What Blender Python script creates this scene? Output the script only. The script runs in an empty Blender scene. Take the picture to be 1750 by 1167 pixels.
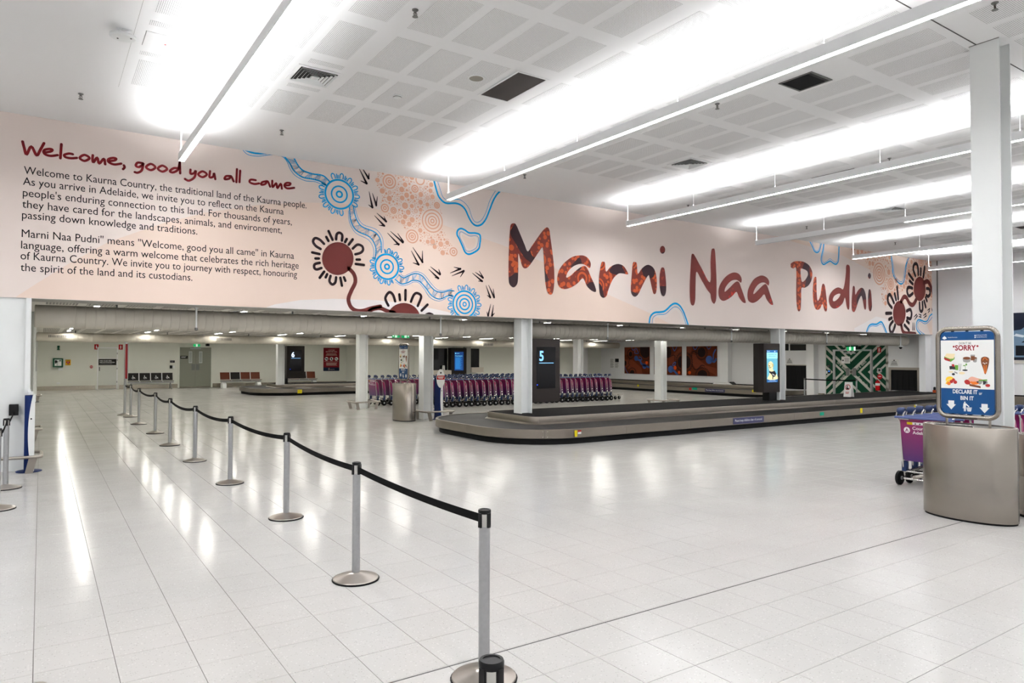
import bpy, math, random
from mathutils import Vector, Matrix
from mathutils.geometry import tessellate_polygon
random.seed(7)
PI = math.pi
C = bpy.context.scene.collection
S = bpy.context.scene

# ------------------------------------------------------------------ camera, world, exposure
FPX = 1188.31
yaw, pitch, roll = math.radians(34.10557), math.radians(1.22686), math.radians(0.16439)
CAM = Vector((0, 0, 1.8))
fwd = Vector((math.sin(yaw)*math.cos(pitch), math.cos(yaw)*math.cos(pitch), math.sin(pitch)))
rgt = Vector((math.cos(yaw), -math.sin(yaw), 0))
upv = rgt.cross(fwd)
rgt, upv = rgt*math.cos(roll)+upv*math.sin(roll), -rgt*math.sin(roll)+upv*math.cos(roll)
cd = bpy.data.cameras.new('camera'); cam = bpy.data.objects.new('camera', cd); C.objects.link(cam)
cd.sensor_width = 36; cd.sensor_fit = 'HORIZONTAL'; cd.lens = FPX/1750*36
cd.clip_start = .05; cd.clip_end = 200
cam.matrix_world = Matrix(((rgt.x, upv.x, -fwd.x, CAM.x), (rgt.y, upv.y, -fwd.y, CAM.y),
                           (rgt.z, upv.z, -fwd.z, CAM.z), (0, 0, 0, 1)))
S.camera = cam
w = bpy.data.worlds.new('world'); S.world = w; w.use_nodes = True
w.node_tree.nodes['Background'].inputs[0].default_value = (.8, .85, .9, 1)
w.node_tree.nodes['Background'].inputs[1].default_value = .05
S.view_settings.view_transform = 'Standard'; S.view_settings.look = 'None'
S.view_settings.gamma = 1; S.view_settings.exposure = 0.35; S.view_settings.use_curve_mapping = False
HALL_DOWN, HALL_UP, BACK_LED = 60.0, 84.0, 52.0     # lamp radiances
S.cycles.max_bounces = 8; S.cycles.diffuse_bounces = 4; S.cycles.glossy_bounces = 4
S.cycles.sample_clamp_indirect = 6.0; S.cycles.use_denoising = True

# survey helpers: turn a measured photo position into a point on a known plane of the room
def ray(x, y): return rgt*((x-875)/FPX) + upv*((583.5-y)/FPX) + fwd
def onZ(x, y, z=0): d = ray(x, y); return CAM + d*((z-CAM.z)/d.z)
def onY(x, y, Y): d = ray(x, y); return CAM + d*(Y/d.y)
def onX(x, y, X): d = ray(x, y); return CAM + d*(X/d.x)
def proj(p):
    v = Vector(p)-CAM; z = v.dot(fwd)
    return (875+FPX*v.dot(rgt)/z, 583.5-FPX*v.dot(upv)/z, z)

# room dimensions (metres)
MY, ZB, ZC = 13.24, 2.69, 5.56           # mural plane, its lower edge, hall ceiling
XR, XL, YN = 28.75, -6.0, -7.0           # right wall, unseen left and near walls
YF, YF2, XSTEP, ZC2 = 42.3, 32.6, 16.0, 2.72

# ------------------------------------------------------------------ materials
def lin(c):
    return tuple((v/255/12.92 if v/255 <= .04045 else ((v/255+.055)/1.055)**2.4) for v in c)+(1,)
def mat(name, col, rough=.5, metal=0, emit=0, ecol=None, noise=0, nscale=20, spec=.5, bump=0, aniso=0):
    m = bpy.data.materials.new(name); m.use_nodes = True
    nt = m.node_tree; b = nt.nodes['Principled BSDF']
    b.inputs['Base Color'].default_value = lin(col); b.inputs['Roughness'].default_value = rough
    b.inputs['Metallic'].default_value = metal; b.inputs['Specular IOR Level'].default_value = spec
    if aniso: b.inputs['Anisotropic'].default_value = aniso
    if emit:
        b.inputs['Emission Color'].default_value = lin(ecol or col); b.inputs['Emission Strength'].default_value = emit
    if noise or bump:
        tc = nt.nodes.new('ShaderNodeTexCoord'); n = nt.nodes.new('ShaderNodeTexNoise')
        n.inputs['Scale'].default_value = nscale; n.inputs['Detail'].default_value = 4
        nt.links.new(tc.outputs['Object'], n.inputs['Vector'])
        if noise:
            r = nt.nodes.new('ShaderNodeMapRange'); r.inputs[1].default_value = .3; r.inputs[2].default_value = .7
            r.inputs[3].default_value = 1-noise; r.inputs[4].default_value = 1+noise
            nt.links.new(n.outputs['Fac'], r.inputs[0])
            mx = nt.nodes.new('ShaderNodeMix'); mx.data_type = 'RGBA'; mx.blend_type = 'MULTIPLY'
            mx.inputs[0].default_value = 1; mx.inputs[6].default_value = lin(col)
            nt.links.new(r.outputs[0], mx.inputs[7]); nt.links.new(mx.outputs[2], b.inputs['Base Color'])
        if bump:
            bp = nt.nodes.new('ShaderNodeBump'); bp.inputs['Strength'].default_value = bump; bp.inputs['Distance'].default_value = .01
            nt.links.new(n.outputs['Fac'], bp.inputs['Height']); nt.links.new(bp.outputs[0], b.inputs['Normal'])
    return m
def mnode(nt, op, a, b=None):
    n = nt.nodes.new('ShaderNodeMath'); n.operation = op
    for i, v in enumerate((a, b)):
        if v is None: continue
        if isinstance(v, (int, float)): n.inputs[i].default_value = v
        else: nt.links.new(v, n.inputs[i])
    return n.outputs[0]
def mixc(nt, fac, a, b):
    n = nt.nodes.new('ShaderNodeMix'); n.data_type = 'RGBA'
    for i, v in ((0, fac), (6, a), (7, b)):
        if isinstance(v, tuple): n.inputs[i].default_value = v
        elif isinstance(v, (int, float)): n.inputs[i].default_value = v
        else: nt.links.new(v, n.inputs[i])
    return n.outputs[2]

def tile_material():
    m = mat('terrazzo', (221, 216, 210), .18, spec=.14); nt = m.node_tree; b = nt.nodes['Principled BSDF']
    g = nt.nodes.new('ShaderNodeNewGeometry')
    def vor(scale, lo, hi):
        v = nt.nodes.new('ShaderNodeTexVoronoi'); v.inputs['Scale'].default_value = scale
        nt.links.new(g.outputs['Position'], v.inputs['Vector'])
        s = nt.nodes.new('ShaderNodeSeparateColor'); nt.links.new(v.outputs['Color'], s.inputs[0])
        d = mnode(nt, 'LESS_THAN', v.outputs['Distance'], .32)
        return mnode(nt, 'MULTIPLY', d, mnode(nt, 'GREATER_THAN', s.outputs[0], lo)), s.outputs[1]
    dark, _ = vor(85, .86, 1); light, _ = vor(60, .82, 1)
    n = nt.nodes.new('ShaderNodeTexNoise'); n.inputs['Scale'].default_value = 1.3; nt.links.new(g.outputs['Position'], n.inputs['Vector'])
    n2 = nt.nodes.new('ShaderNodeTexNoise'); n2.inputs['Scale'].default_value = 120; nt.links.new(g.outputs['Position'], n2.inputs['Vector'])
    base = mixc(nt, n.outputs['Fac'], lin((182, 180, 177)), lin((195, 193, 190)))
    base = mixc(nt, mnode(nt, 'MULTIPLY', n2.outputs['Fac'], .25), base, lin((166, 163, 159)))
    base = mixc(nt, mnode(nt, 'MULTIPLY', dark, .45), base, lin((132, 126, 120)))
    base = mixc(nt, mnode(nt, 'MULTIPLY', light, .4), base, lin((214, 213, 210)))
    nt.links.new(base, b.inputs['Base Color'])
    r = nt.nodes.new('ShaderNodeMapRange'); r.inputs[3].default_value = .11; r.inputs[4].default_value = .2
    nt.links.new(n.outputs['Fac'], r.inputs[0]); nt.links.new(r.outputs[0], b.inputs['Roughness'])
    return m
def perforated(name, col, p, rad):
    m = mat(name, col, .8); nt = m.node_tree; b = nt.nodes['Principled BSDF']
    g = nt.nodes.new('ShaderNodeNewGeometry'); s = nt.nodes.new('ShaderNodeSeparateXYZ'); nt.links.new(g.outputs['Position'], s.inputs[0])
    fx = mnode(nt, 'SUBTRACT', mnode(nt, 'FRACT', mnode(nt, 'DIVIDE', s.outputs[0], p)), .5)
    fy = mnode(nt, 'SUBTRACT', mnode(nt, 'FRACT', mnode(nt, 'DIVIDE', s.outputs[1], p)), .5)
    d = mnode(nt, 'ADD', mnode(nt, 'MULTIPLY', fx, fx), mnode(nt, 'MULTIPLY', fy, fy))
    hole = mnode(nt, 'LESS_THAN', d, (rad/p)**2)
    nt.links.new(mixc(nt, hole, lin(col), lin((84, 82, 80))), b.inputs['Base Color'])
    return m
def letter_material(name, base, dot, dark, amount, dk):
    """painted dot-work inside the big letters: discs, rings and dark patches"""
    m = mat(name, base, .6, spec=.2); nt = m.node_tree; b = nt.nodes['Principled BSDF']
    g = nt.nodes.new('ShaderNodeNewGeometry')
    sc = nt.nodes.new('ShaderNodeVectorMath'); sc.operation = 'MULTIPLY'; sc.inputs[1].default_value = (1, 0, 1)
    nt.links.new(g.outputs['Position'], sc.inputs[0])
    def vor(scale, thr, lo):
        v = nt.nodes.new('ShaderNodeTexVoronoi'); v.inputs['Scale'].default_value = scale
        nt.links.new(sc.outputs[0], v.inputs['Vector']); return v
    v1 = vor(8.5, 0, 0); v2 = vor(1.5, 0, 0)
    small = mnode(nt, 'LESS_THAN', v1.outputs['Distance'], .47)
    ringz = mnode(nt, 'GREATER_THAN', mnode(nt, 'SINE', mnode(nt, 'MULTIPLY', v2.outputs['Distance'], 52)), 0)
    inring = mnode(nt, 'LESS_THAN', v2.outputs['Distance'], .36)
    n = nt.nodes.new('ShaderNodeTexNoise'); n.inputs['Scale'].default_value = 1.1; n.inputs['Detail'].default_value = 0
    nt.links.new(sc.outputs[0], n.inputs['Vector'])
    pat = mnode(nt, 'ADD', mnode(nt, 'MULTIPLY', inring, ringz), mnode(nt, 'MULTIPLY', mnode(nt, 'SUBTRACT', 1, inring), small))
    zone = mnode(nt, 'LESS_THAN', n.outputs['Fac'], amount)
    col = mixc(nt, mnode(nt, 'MULTIPLY', pat, zone), lin(base), lin(dot))
    n2 = nt.nodes.new('ShaderNodeTexNoise'); n2.inputs['Scale'].default_value = 1.6; n2.inputs['Detail'].default_value = 0
    of = nt.nodes.new('ShaderNodeVectorMath'); of.inputs[1].default_value = (7.3, 0, 3.1); nt.links.new(sc.outputs[0], of.inputs[0])
    nt.links.new(of.outputs[0], n2.inputs['Vector'])
    col = mixc(nt, mnode(nt, 'GREATER_THAN', n2.outputs['Fac'], dk), col, lin(dark))
    nt.links.new(col, b.inputs['Base Color'])
    return m
def gradient_material(name, top, bot, z0, z1, rough=.35):
    m = mat(name, top, rough); nt = m.node_tree; b = nt.nodes['Principled BSDF']
    tc = nt.nodes.new('ShaderNodeTexCoord'); s = nt.nodes.new('ShaderNodeSeparateXYZ'); nt.links.new(tc.outputs['Object'], s.inputs[0])
    r = nt.nodes.new('ShaderNodeMapRange'); r.inputs[1].default_value = z0; r.inputs[2].default_value = z1; nt.links.new(s.outputs[2], r.inputs[0])
    nt.links.new(mixc(nt, r.outputs[0], lin(bot), lin(top)), b.inputs['Base Color'])
    return m
def brushed(name, col, rough=.32, an=.75):
    m = mat(name, col, rough, 1, aniso=an); nt = m.node_tree; b = nt.nodes['Principled BSDF']
    tg = nt.nodes.new('ShaderNodeTangent'); tg.direction_type = 'RADIAL'; tg.axis = 'Z'; nt.links.new(tg.outputs[0], b.inputs['Tangent'])
    tc = nt.nodes.new('ShaderNodeTexCoord'); n = nt.nodes.new('ShaderNodeTexNoise'); n.inputs['Scale'].default_value = 3; n.inputs['Detail'].default_value = 5
    nt.links.new(tc.outputs['Object'], n.inputs['Vector'])
    nt.links.new(mixc(nt, n.outputs['Fac'], lin(tuple(int(c*.93) for c in col)), lin(col)), b.inputs['Base Color'])
    return m

M = {}
M['tile'] = tile_material()
M['grout'] = mat('grout', (112, 108, 104), .9)
M['joint'] = mat('joint_seal', (70, 68, 66), .8)
M['ceil'] = mat('ceiling_paint', (248, 248, 248), .9, noise=.015, nscale=.6)
M['perf'] = perforated('perforated_board', (247, 247, 247), .0195, .0042)
M['white'] = mat('wall_paint', (243, 243, 243), .7, noise=.012, nscale=1.5)
M['backwall'] = mat('back_wall_paint', (228, 229, 219), .7, noise=.015, nscale=1.2)
M['greywall'] = mat('grey_wall_panel', (238, 238, 239), .6, noise=.012, nscale=1)
M['backceil'] = mat('back_ceiling_paint', (222, 219, 212), .85, noise=.02, nscale=2)
M['beam'] = mat('beam_soffit', (172, 170, 164), .7, noise=.02)
M['slot'] = mat('dark_slot', (38, 37, 36), .9)
M['steelw'] = mat('white_steel_paint', (238, 240, 239), .45, noise=.01, nscale=3)
M['ducts'] = mat('duct_paint', (194, 188, 176), .5, noise=.04, nscale=3)
M['ss'] = brushed('brushed_stainless', (172, 165, 157), .3)
M['binss'] = brushed('bin_stainless', (156, 149, 141), .27, .6)
M['sstop'] = mat('stainless_rim', (200, 196, 190), .22, 1)
M['ssl'] = brushed('carousel_stainless', (146, 138, 129), .34, .4)
M['alu'] = mat('satin_aluminium', (172, 173, 175), .38, 1, noise=.05, nscale=30)
M['chrome'] = mat('chrome_tube', (205, 203, 200), .2, 1)
M['black'] = mat('black_plastic', (14, 14, 15), .4, spec=.2)
M['rubber'] = mat('black_rubber', (17, 17, 18), .75, noise=.2, nscale=60, spec=.15)
M['belt'] = mat('carousel_slats', (40, 39, 39), .55, noise=.12, nscale=8, spec=.25)
M['carpet'] = mat('black_carpet', (27, 26, 26), .95, noise=.35, nscale=90, bump=.4, spec=.08)
M['webbing'] = mat('black_webbing', (11, 11, 12), .8, noise=.1, nscale=200, spec=.06)
M['fix'] = mat('luminaire_housing', (244, 245, 246), .5)
M['lampdn'] = mat('lamp_diffuser', (255, 255, 255), .5, emit=HALL_DOWN, ecol=(252, 253, 255))
M['lampup'] = mat('lamp_uplight', (255, 255, 255), .5, emit=HALL_UP, ecol=(252, 253, 255))
M['lampoff'] = mat('lamp_diffuser_off', (188, 189, 190), .5)
M['led'] = mat('ceiling_led', (255, 255, 255), .5, emit=BACK_LED, ecol=(255, 252, 243))
M['navy'] = mat('navy_plastic', (24, 40, 76), .45, noise=.08, nscale=40, spec=.25)
M['paper'] = mat('print_white', (236, 236, 234), .5)
M['signblue'] = mat('print_blue', (12, 62, 112), .45, spec=.2)
M['darkbrown'] = mat('kiosk_panel', (40, 35, 33), .5, spec=.15)
M['screenblk'] = mat('screen_glass', (5, 5, 7), .12, spec=.22)
M['digit'] = mat('lit_digits', (120, 180, 235), .5, emit=.75, ecol=(120, 185, 245))
M['digitw'] = mat('lit_white', (220, 235, 255), .5, emit=1.0, ecol=(210, 228, 255))
M['tin'] = mat('tin_grey', (120, 120, 118), .4, .8)
def ink(name, c, rough=.55): return mat(name, c, rough, spec=.12)

# ------------------------------------------------------------------ mesh building
class MB:
    def __init__(s): s.v = []; s.f = []; s.mi = []; s.m = 0
    def add(s, vs, fs):
        o = len(s.v); s.v += [tuple(v) for v in vs]
        for f in fs: s.f.append([o+i for i in f]); s.mi.append(s.m)
        return s
    def box(s, x0, x1, y0, y1, z0, z1):
        x0, x1 = min(x0, x1), max(x0, x1); y0, y1 = min(y0, y1), max(y0, y1); z0, z1 = min(z0, z1), max(z0, z1)
        return s.add([(x0,y0,z0),(x1,y0,z0),(x1,y1,z0),(x0,y1,z0),(x0,y0,z1),(x1,y0,z1),(x1,y1,z1),(x0,y1,z1)],
                     [(0,3,2,1),(4,5,6,7),(0,1,5,4),(1,2,6,5),(2,3,7,6),(3,0,4,7)])
    def bbox(s, x0, x1, y0, y1, z0, z1, b=.004):
        """box with chamfered vertical and top edges"""
        pts = [(x0+b,y0),(x1-b,y0),(x1,y0+b),(x1,y1-b),(x1-b,y1),(x0+b,y1),(x0,y1-b),(x0,y0+b)]
        ins = [(x0+2*b,y0+b),(x1-2*b,y0+b),(x1-b,y0+2*b),(x1-b,y1-2*b),(x1-2*b,y1-b),(x0+2*b,y1-b),(x0+b,y1-2*b),(x0+b,y0+2*b)]
        vs = [(x,y,z0) for x,y in pts]+[(x,y,z1-b) for x,y in pts]+[(x,y,z1) for x,y in ins]
        fs = [tuple(range(7,-1,-1)), tuple(range(16,24))]
        for k in (0, 8):
            for i in range(8): j = (i+1) % 8; fs.append((k+i, k+j, k+8+j, k+8+i))
        return s.add(vs, fs)
    def tube(s, path, r, n=10, closed=False, caps=True):
        P = [Vector(p) for p in path]; rs = r if isinstance(r, (list, tuple)) else [r]*len(P)
        k = len(P); rings = []; prev = None
        for i, p in enumerate(P):
            a = P[(i-1) % k] if (closed or i > 0) else p; b = P[(i+1) % k] if (closed or i < k-1) else p
            d = (b-a).normalized()
            if prev is None:
                u = d.orthogonal().normalized()
            else:
                u = (prev - d*prev.dot(d)); u = u.normalized() if u.length > 1e-6 else d.orthogonal().normalized()
            prev = u; q = d.cross(u)
            rings.append([p + (u*math.cos(2*PI*j/n)+q*math.sin(2*PI*j/n))*rs[i] for j in range(n)])
        vs = [v for rg in rings for v in rg]; fs = []
        for i in range(k if closed else k-1):
            a, b = i*n, ((i+1) % k)*n
            for j in range(n): j2 = (j+1) % n; fs.append((a+j, a+j2, b+j2, b+j))
        if caps and not closed: fs += [tuple(range(n-1, -1, -1)), tuple((k-1)*n+j for j in range(n))]
        return s.add(vs, fs)
    def lathe(s, prof, n=24, c=(0,0,0), axis='z', sx=1, sy=1):
        vs = []
        for r, h in prof:
            for j in range(n):
                a = 2*PI*j/n; u, v = r*math.cos(a)*sx, r*math.sin(a)*sy
                p = {'z': (u, v, h), 'x': (h, u, v), 'y': (v, h, u)}[axis]
                vs.append((p[0]+c[0], p[1]+c[1], p[2]+c[2]))
        fs = []
        for i in range(len(prof)-1):
            for j in range(n): j2 = (j+1) % n; fs.append((i*n+j, i*n+j2, (i+1)*n+j2, (i+1)*n+j))
        if prof[0][0] > 1e-6: fs.append(tuple(range(n-1, -1, -1)))
        if prof[-1][0] > 1e-6: fs.append(tuple((len(prof)-1)*n+j for j in range(n)))
        return s.add(vs, fs)
    def prism(s, pts, fn, d0, d1):
        """extrude a 2D outline; fn(u, v, d) gives the 3D point"""
        n = len(pts); vs = [fn(u, v, d0) for u, v in pts]+[fn(u, v, d1) for u, v in pts]
        tri = tessellate_polygon([[Vector((u, v, 0)) for u, v in pts]])
        fs = [tuple(t) for t in tri]+[tuple(n+i for i in reversed(t)) for t in tri]
        for i in range(n): j = (i+1) % n; fs.append((i, j, n+j, n+i))
        return s.add(vs, fs)
    def build(s, name, mats, parent=None, org=None, smooth=True, ang=35):
        me = bpy.data.meshes.new(name)
        o3 = Vector(org) if org is not None else Vector((0,0,0)); q = parent
        while q is not None and org is None:
            if q.get('wcoord'): o3 = q.location.copy(); break
            q = q.parent
        me.from_pydata([tuple(Vector(v)-o3) for v in s.v], [], s.f)
        for m in (mats if isinstance(mats, (list, tuple)) else [mats]): me.materials.append(m)
        if len(me.materials) > 1:
            me.polygons.foreach_set('material_index', s.mi)
        import bmesh
        bm = bmesh.new(); bm.from_mesh(me); bmesh.ops.recalc_face_normals(bm, faces=bm.faces); bm.to_mesh(me); bm.free()
        if smooth:
            me.polygons.foreach_set('use_smooth', [True]*len(me.polygons)); me.set_sharp_from_angle(angle=math.radians(ang))
        me.update()
        o = bpy.data.objects.new(name, me); C.objects.link(o)
        if parent is not None: o.parent = parent
        elif org is not None: o.location = o3
        return o
def tag(o, label, cat, group=None, kind=None):
    o['label'] = label; o['category'] = cat
    if group: o['group'] = group
    if kind: o['kind'] = kind
    return o
def thing(name, label, cat, loc=(0,0,0), rotz=0, group=None, wc=True):
    """an Empty at the thing's base; with wc its parts are given in room coordinates"""
    o = bpy.data.objects.new(name, None); C.objects.link(o); o.location = loc; o.rotation_euler = (0,0,rotz)
    o.empty_display_size = .1
    if wc: o['wcoord'] = 1
    return tag(o, label, cat, group)
def struct(name, mb, mats, parent=None):
    o = mb.build(name, mats, parent, smooth=False); o['kind'] = 'structure'; return o
def copy_tree(root, loc, label, rotz=None, group=None, skip=()):
    r = root.copy(); C.objects.link(r); r.location = loc; r['label'] = label
    if rotz is not None: r.rotation_euler = (0,0,rotz)
    if group: r['group'] = group
    kids = {}
    for o in list(root.children_recursive): kids.setdefault(o.parent, []).append(o)
    def rec(src, dst):
        for ch in kids.get(src, []):
            if ch.name.split('.')[0] in skip: continue
            c = ch.copy(); C.objects.link(c); c.parent = dst; rec(ch, c)
    rec(root, r); return r
ORD = 'first second third fourth fifth sixth seventh eighth ninth tenth eleventh twelfth thirteenth fourteenth fifteenth sixteenth seventeenth eighteenth nineteenth twentieth'.split()
def ordw(i):
    if i < 20: return ORD[i]
    t, u = divmod(i+1, 10); tens = {2: 'twent', 3: 'thirt', 4: 'fort'}[t]
    return tens+'ieth' if u == 0 else tens+'y-'+ORD[u-1]

# flat prints: everything is drawn in a plane frame (origin, right, up, out)
class Plane:
    def __init__(s, o, r, u): s.o = Vector(o); s.r = Vector(r); s.u = Vector(u); s.n = s.r.cross(s.u)
    def p(s, x, y, d=0): return s.o+s.r*x+s.u*y+s.n*d
def clip(poly, lim):
    x0, x1, y0, y1 = lim
    for ax, val, sg in ((0, x0, 1), (0, x1, -1), (1, y0, 1), (1, y1, -1)):
        out = []
        for i in range(len(poly)):
            a, b = poly[i-1], poly[i]; da, db = (a[ax]-val)*sg, (b[ax]-val)*sg
            if (da >= 0) != (db >= 0):
                t = da/(da-db); out.append((a[0]+(b[0]-a[0])*t, a[1]+(b[1]-a[1])*t))
            if db >= 0: out.append(b)
        poly = out
        if len(poly) < 3: return []
    return poly
class Print:
    """collects flat shapes in one plane; d is the layer height above the plane"""
    def __init__(s, plane, d, lim=None): s.pl = plane; s.d = d; s.lim = lim; s.mb = MB()
    def face(s, poly):
        if s.lim: poly = clip(poly, s.lim)
        if len(poly) >= 3: s.mb.add([s.pl.p(x, y, s.d) for x, y in poly], [tuple(range(len(poly)))])
        return s
    def rect(s, x0, x1, y0, y1): return s.face([(x0,y0),(x1,y0),(x1,y1),(x0,y1)])
    def fill(s, outer, holes=()):
        loops = [[Vector((x, y, 0)) for x, y in L] for L in [outer]+list(holes)]
        flat = [p for L in [outer]+list(holes) for p in L]
        for t in tessellate_polygon(loops): s.face([flat[i] for i in t])
        return s
    def disc(s, x, y, rx, ry=None, n=20):
        ry = ry or rx; return s.face([(x+rx*math.cos(2*PI*i/n), y+ry*math.sin(2*PI*i/n)) for i in range(n)])
    def ring(s, x, y, r, wd, n=28, q=1):
        for i in range(n):
            a, b = 2*PI*i/n, 2*PI*(i+1)/n
            s.face([(x+(r+e)*math.cos(t)*q, y+(r+e)*math.sin(t)) for t, e in ((a,-wd/2),(a,wd/2),(b,wd/2),(b,-wd/2))])
        return s
    def stroke(s, pts, r, closed=False, sm=True):
        """brush stroke with round ends; r in metres, or a list along the stroke"""
        rs = list(r) if isinstance(r, (list, tuple)) else [r]*len(pts)
        if sm and len(pts) > 2: pts, rs = smooth(pts, rs, closed)
        n = len(pts); E = []
        for i in range(n):
            a = pts[i-1] if (closed or i > 0) else pts[i]; b = pts[(i+1) % n] if (closed or i < n-1) else pts[i]
            dx, dy = b[0]-a[0], b[1]-a[1]; L = math.hypot(dx, dy) or 1
            nx, ny = -dy/L*rs[i], dx/L*rs[i]
            E.append(((pts[i][0]+nx, pts[i][1]+ny), (pts[i][0]-nx, pts[i][1]-ny)))
        for i in range(n if closed else n-1):
            j = (i+1) % n; s.face([E[i][1], E[j][1], E[j][0], E[i][0]])
        if not closed:
            for p, rr in ((pts[0], rs[0]), (pts[-1], rs[-1])): s.disc(p[0], p[1], rr, n=12)
        return s
    def text(s, txt, x, y, size=None, width=None, align='l', bold=0, xs=1, ang=0):
        """lettering on a baseline from (x, y)"""
        vs, fs, wd = glyphs(txt, bold)
        k = size if size else 1; kx = k*xs
        if width: kx = width/wd; k = size or kx
        off = {'l': 0, 'c': -wd*kx/2, 'r': -wd*kx}[align]
        ca, sa = math.cos(ang), math.sin(ang)
        P = [(x+(vx*kx+off)*ca-vy*k*sa, y+(vx*kx+off)*sa+vy*k*ca) for vx, vy in vs]
        for f in fs: s.face([P[i] for i in f])
        return s
    def build(s, name, m, parent): return s.mb.build(name, m, parent, smooth=False)
_gl = {}
def glyphs(txt, bold=0):
    key = (txt, bold)
    if key not in _gl:
        cu = bpy.data.curves.new('lettering', 'FONT'); cu.body = txt; cu.size = 1; cu.offset = bold; cu.resolution_u = 3
        o = bpy.data.objects.new('lettering', cu); C.objects.link(o)
        dg = bpy.context.evaluated_depsgraph_get(); me = o.evaluated_get(dg).to_mesh()
        vs = [(v.co.x, v.co.y) for v in me.vertices]; fs = [tuple(p.vertices) for p in me.polygons]
        o.evaluated_get(dg).to_mesh_clear(); bpy.data.objects.remove(o); bpy.data.curves.remove(cu)
        x0 = min(v[0] for v in vs); x1 = max(v[0] for v in vs)
        _gl[key] = ([(x-x0, y) for x, y in vs], fs, x1-x0)
    return _gl[key]
def smooth(pts, rs=None, closed=False, k=5):
    n = len(pts); rs = rs or [1]*n; P = []; Q = []
    for i in range(n if closed else n-1):
        g = (lambda j: j % n) if closed else (lambda j: max(0, min(n-1, j)))
        a, b, c, d = pts[g(i-1)], pts[g(i)], pts[g(i+1)], pts[g(i+2)]
        for t in range(k):
            u = t/k
            P.append(tuple(.5*(2*b[m]+(c[m]-a[m])*u+(2*a[m]-5*b[m]+4*c[m]-d[m])*u*u+(3*b[m]-a[m]-3*c[m]+d[m])*u**3) for m in (0, 1)))
            Q.append(rs[g(i)]+(rs[g(i+1)]-rs[g(i)])*u)
    if not closed: P.append(tuple(pts[-1])); Q.append(rs[-1])
    return P, Q
def cr(ox, oy, sc): return lambda *pts: [(ox+x/sc, oy+y/sc) for x, y in pts]

# ------------------------------------------------------------------ the setting: floor
fl = struct('floor', MB().box(XL, XR, YN, YF, -.12, -.0035), M['grout'])
TS, GAP = .4, .0034
def tile_mesh(mb, x, y):
    h = TS/2-GAP/2; b = .0012
    vs = [(x+sx*(h-e), y+sy*(h-e), z) for e, z in ((0, -.0034), (0, -b), (b, 0)) for sx, sy in ((-1,-1),(1,-1),(1,1),(-1,1))]
    fs = [(8,9,10,11)]+[(k+i, k+(i+1) % 4, k+4+(i+1) % 4, k+4+i) for k in (0, 4) for i in range(4)]
    mb.add(vs, fs)
tiles = []
for i in range(-15, 72):
    for j in range(-17, 106):
        x, y = (i+.5)*TS-.012, (j+.5)*TS-.008
        if x < XL+.2 or x > XR-.2: continue
        area = 0
        if y > 1:
            px, py, z = proj((x, y, 0))
            if 0 < px < 1750 and 0 < py < 1190: area = y/z**3
        tiles.append((area, x, y))
tiles.sort(key=lambda t: -t[0])
tm = MB(); tile_mesh(tm, 0, 0); t0 = tm.build('tile', M['tile'], fl, smooth=False); t0.location = (tiles[0][1], tiles[0][2], 0)
for a, x, y in tiles[1:300]:
    o = t0.copy(); C.objects.link(o); o.location = (x, y, 0)
tm = MB()
for a, x, y in tiles[300:]: tile_mesh(tm, x, y)
tf = tm.build('tile', M['tile'], fl, smooth=False); tf['kind'] = 'stuff'
struct('trim_1', MB().box(-.2, 9.2, 3.572, 3.581, -.002, .0012), M['joint'])       # movement joint across the tiles

# ceiling and its perforated boards
ce = struct('ceiling', MB().box(XL-.2, XR+.2, YN-.2, MY+.5, ZC, ZC+.15), M['ceil'])
pm = MB().box(-.225, .225, -.478, .478, -.0025, 0); p0 = None
spots = []
nogo = [(1.19, 9.2), (3.0, 9.18), (5.4, 7.97), (8.57, 5.55), (10.38, 9.2), (13.4, 8.0), (17.8, 9.15)]
for bx in range(-2, 12):
    for k in range(4):
        for r in range(-6, 6):
            x = .97+2.452*bx+.583*k+.225
            y = 6.735+1.22*r if r >= 0 else (5.53+1.2*(r+1) if r >= -2 else 2.95+1.22*(r+3))
            if y > 11 or x > 28.4 or bx < 0: continue
            if y < 3.4 and abs(y-3.72) < .5: y -= .1
            if any(abs(x-nx) < .34 and abs(y-ny) < .6 for nx, ny in nogo): continue
            if abs(x-9.4) < .4 and abs(y-3.65) < .65: continue
            px, py, z = proj((x, y, ZC))
            spots.append((y/z**3 if z > .5 and -80 < px < 1830 and -80 < py < 700 else 0, x, y))
spots.sort(key=lambda t: -t[0])
for n, (a, x, y) in enumerate(spots[:300]):
    if p0 is None: p0 = pm.build('perforated_panel', M['perf'], ce, smooth=False); o = p0
    else: o = p0.copy(); C.objects.link(o)
    o.location = (x, y, ZC)
pm = MB()
for a, x, y in spots[300:]: pm.box(x-.225, x+.225, y-.478, y+.478, ZC-.0025, ZC)
# half-length strips beside the diffusers and hatches
for nx, ny in ((1.19, 9.2), (3.0, 9.18), (10.38, 9.2)):
    for sg in (-1, 1): pm.box(nx-.225, nx+.225, ny+sg*.47-.06, ny+sg*.47+.06, ZC-.0025, ZC)
q = pm.build('perforated_panel', M['perf'], ce, smooth=False); q['kind'] = 'stuff'
struct('trim_2', MB().box(6.6, 16, 3.725, 3.737, ZC-.004, ZC+.01), M['joint'])     # control joint in the ceiling
struct('trim_3', MB().box(.8435, .8465, 6.5, 11.1, ZC-.001, ZC+.01), M['beam'])

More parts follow.
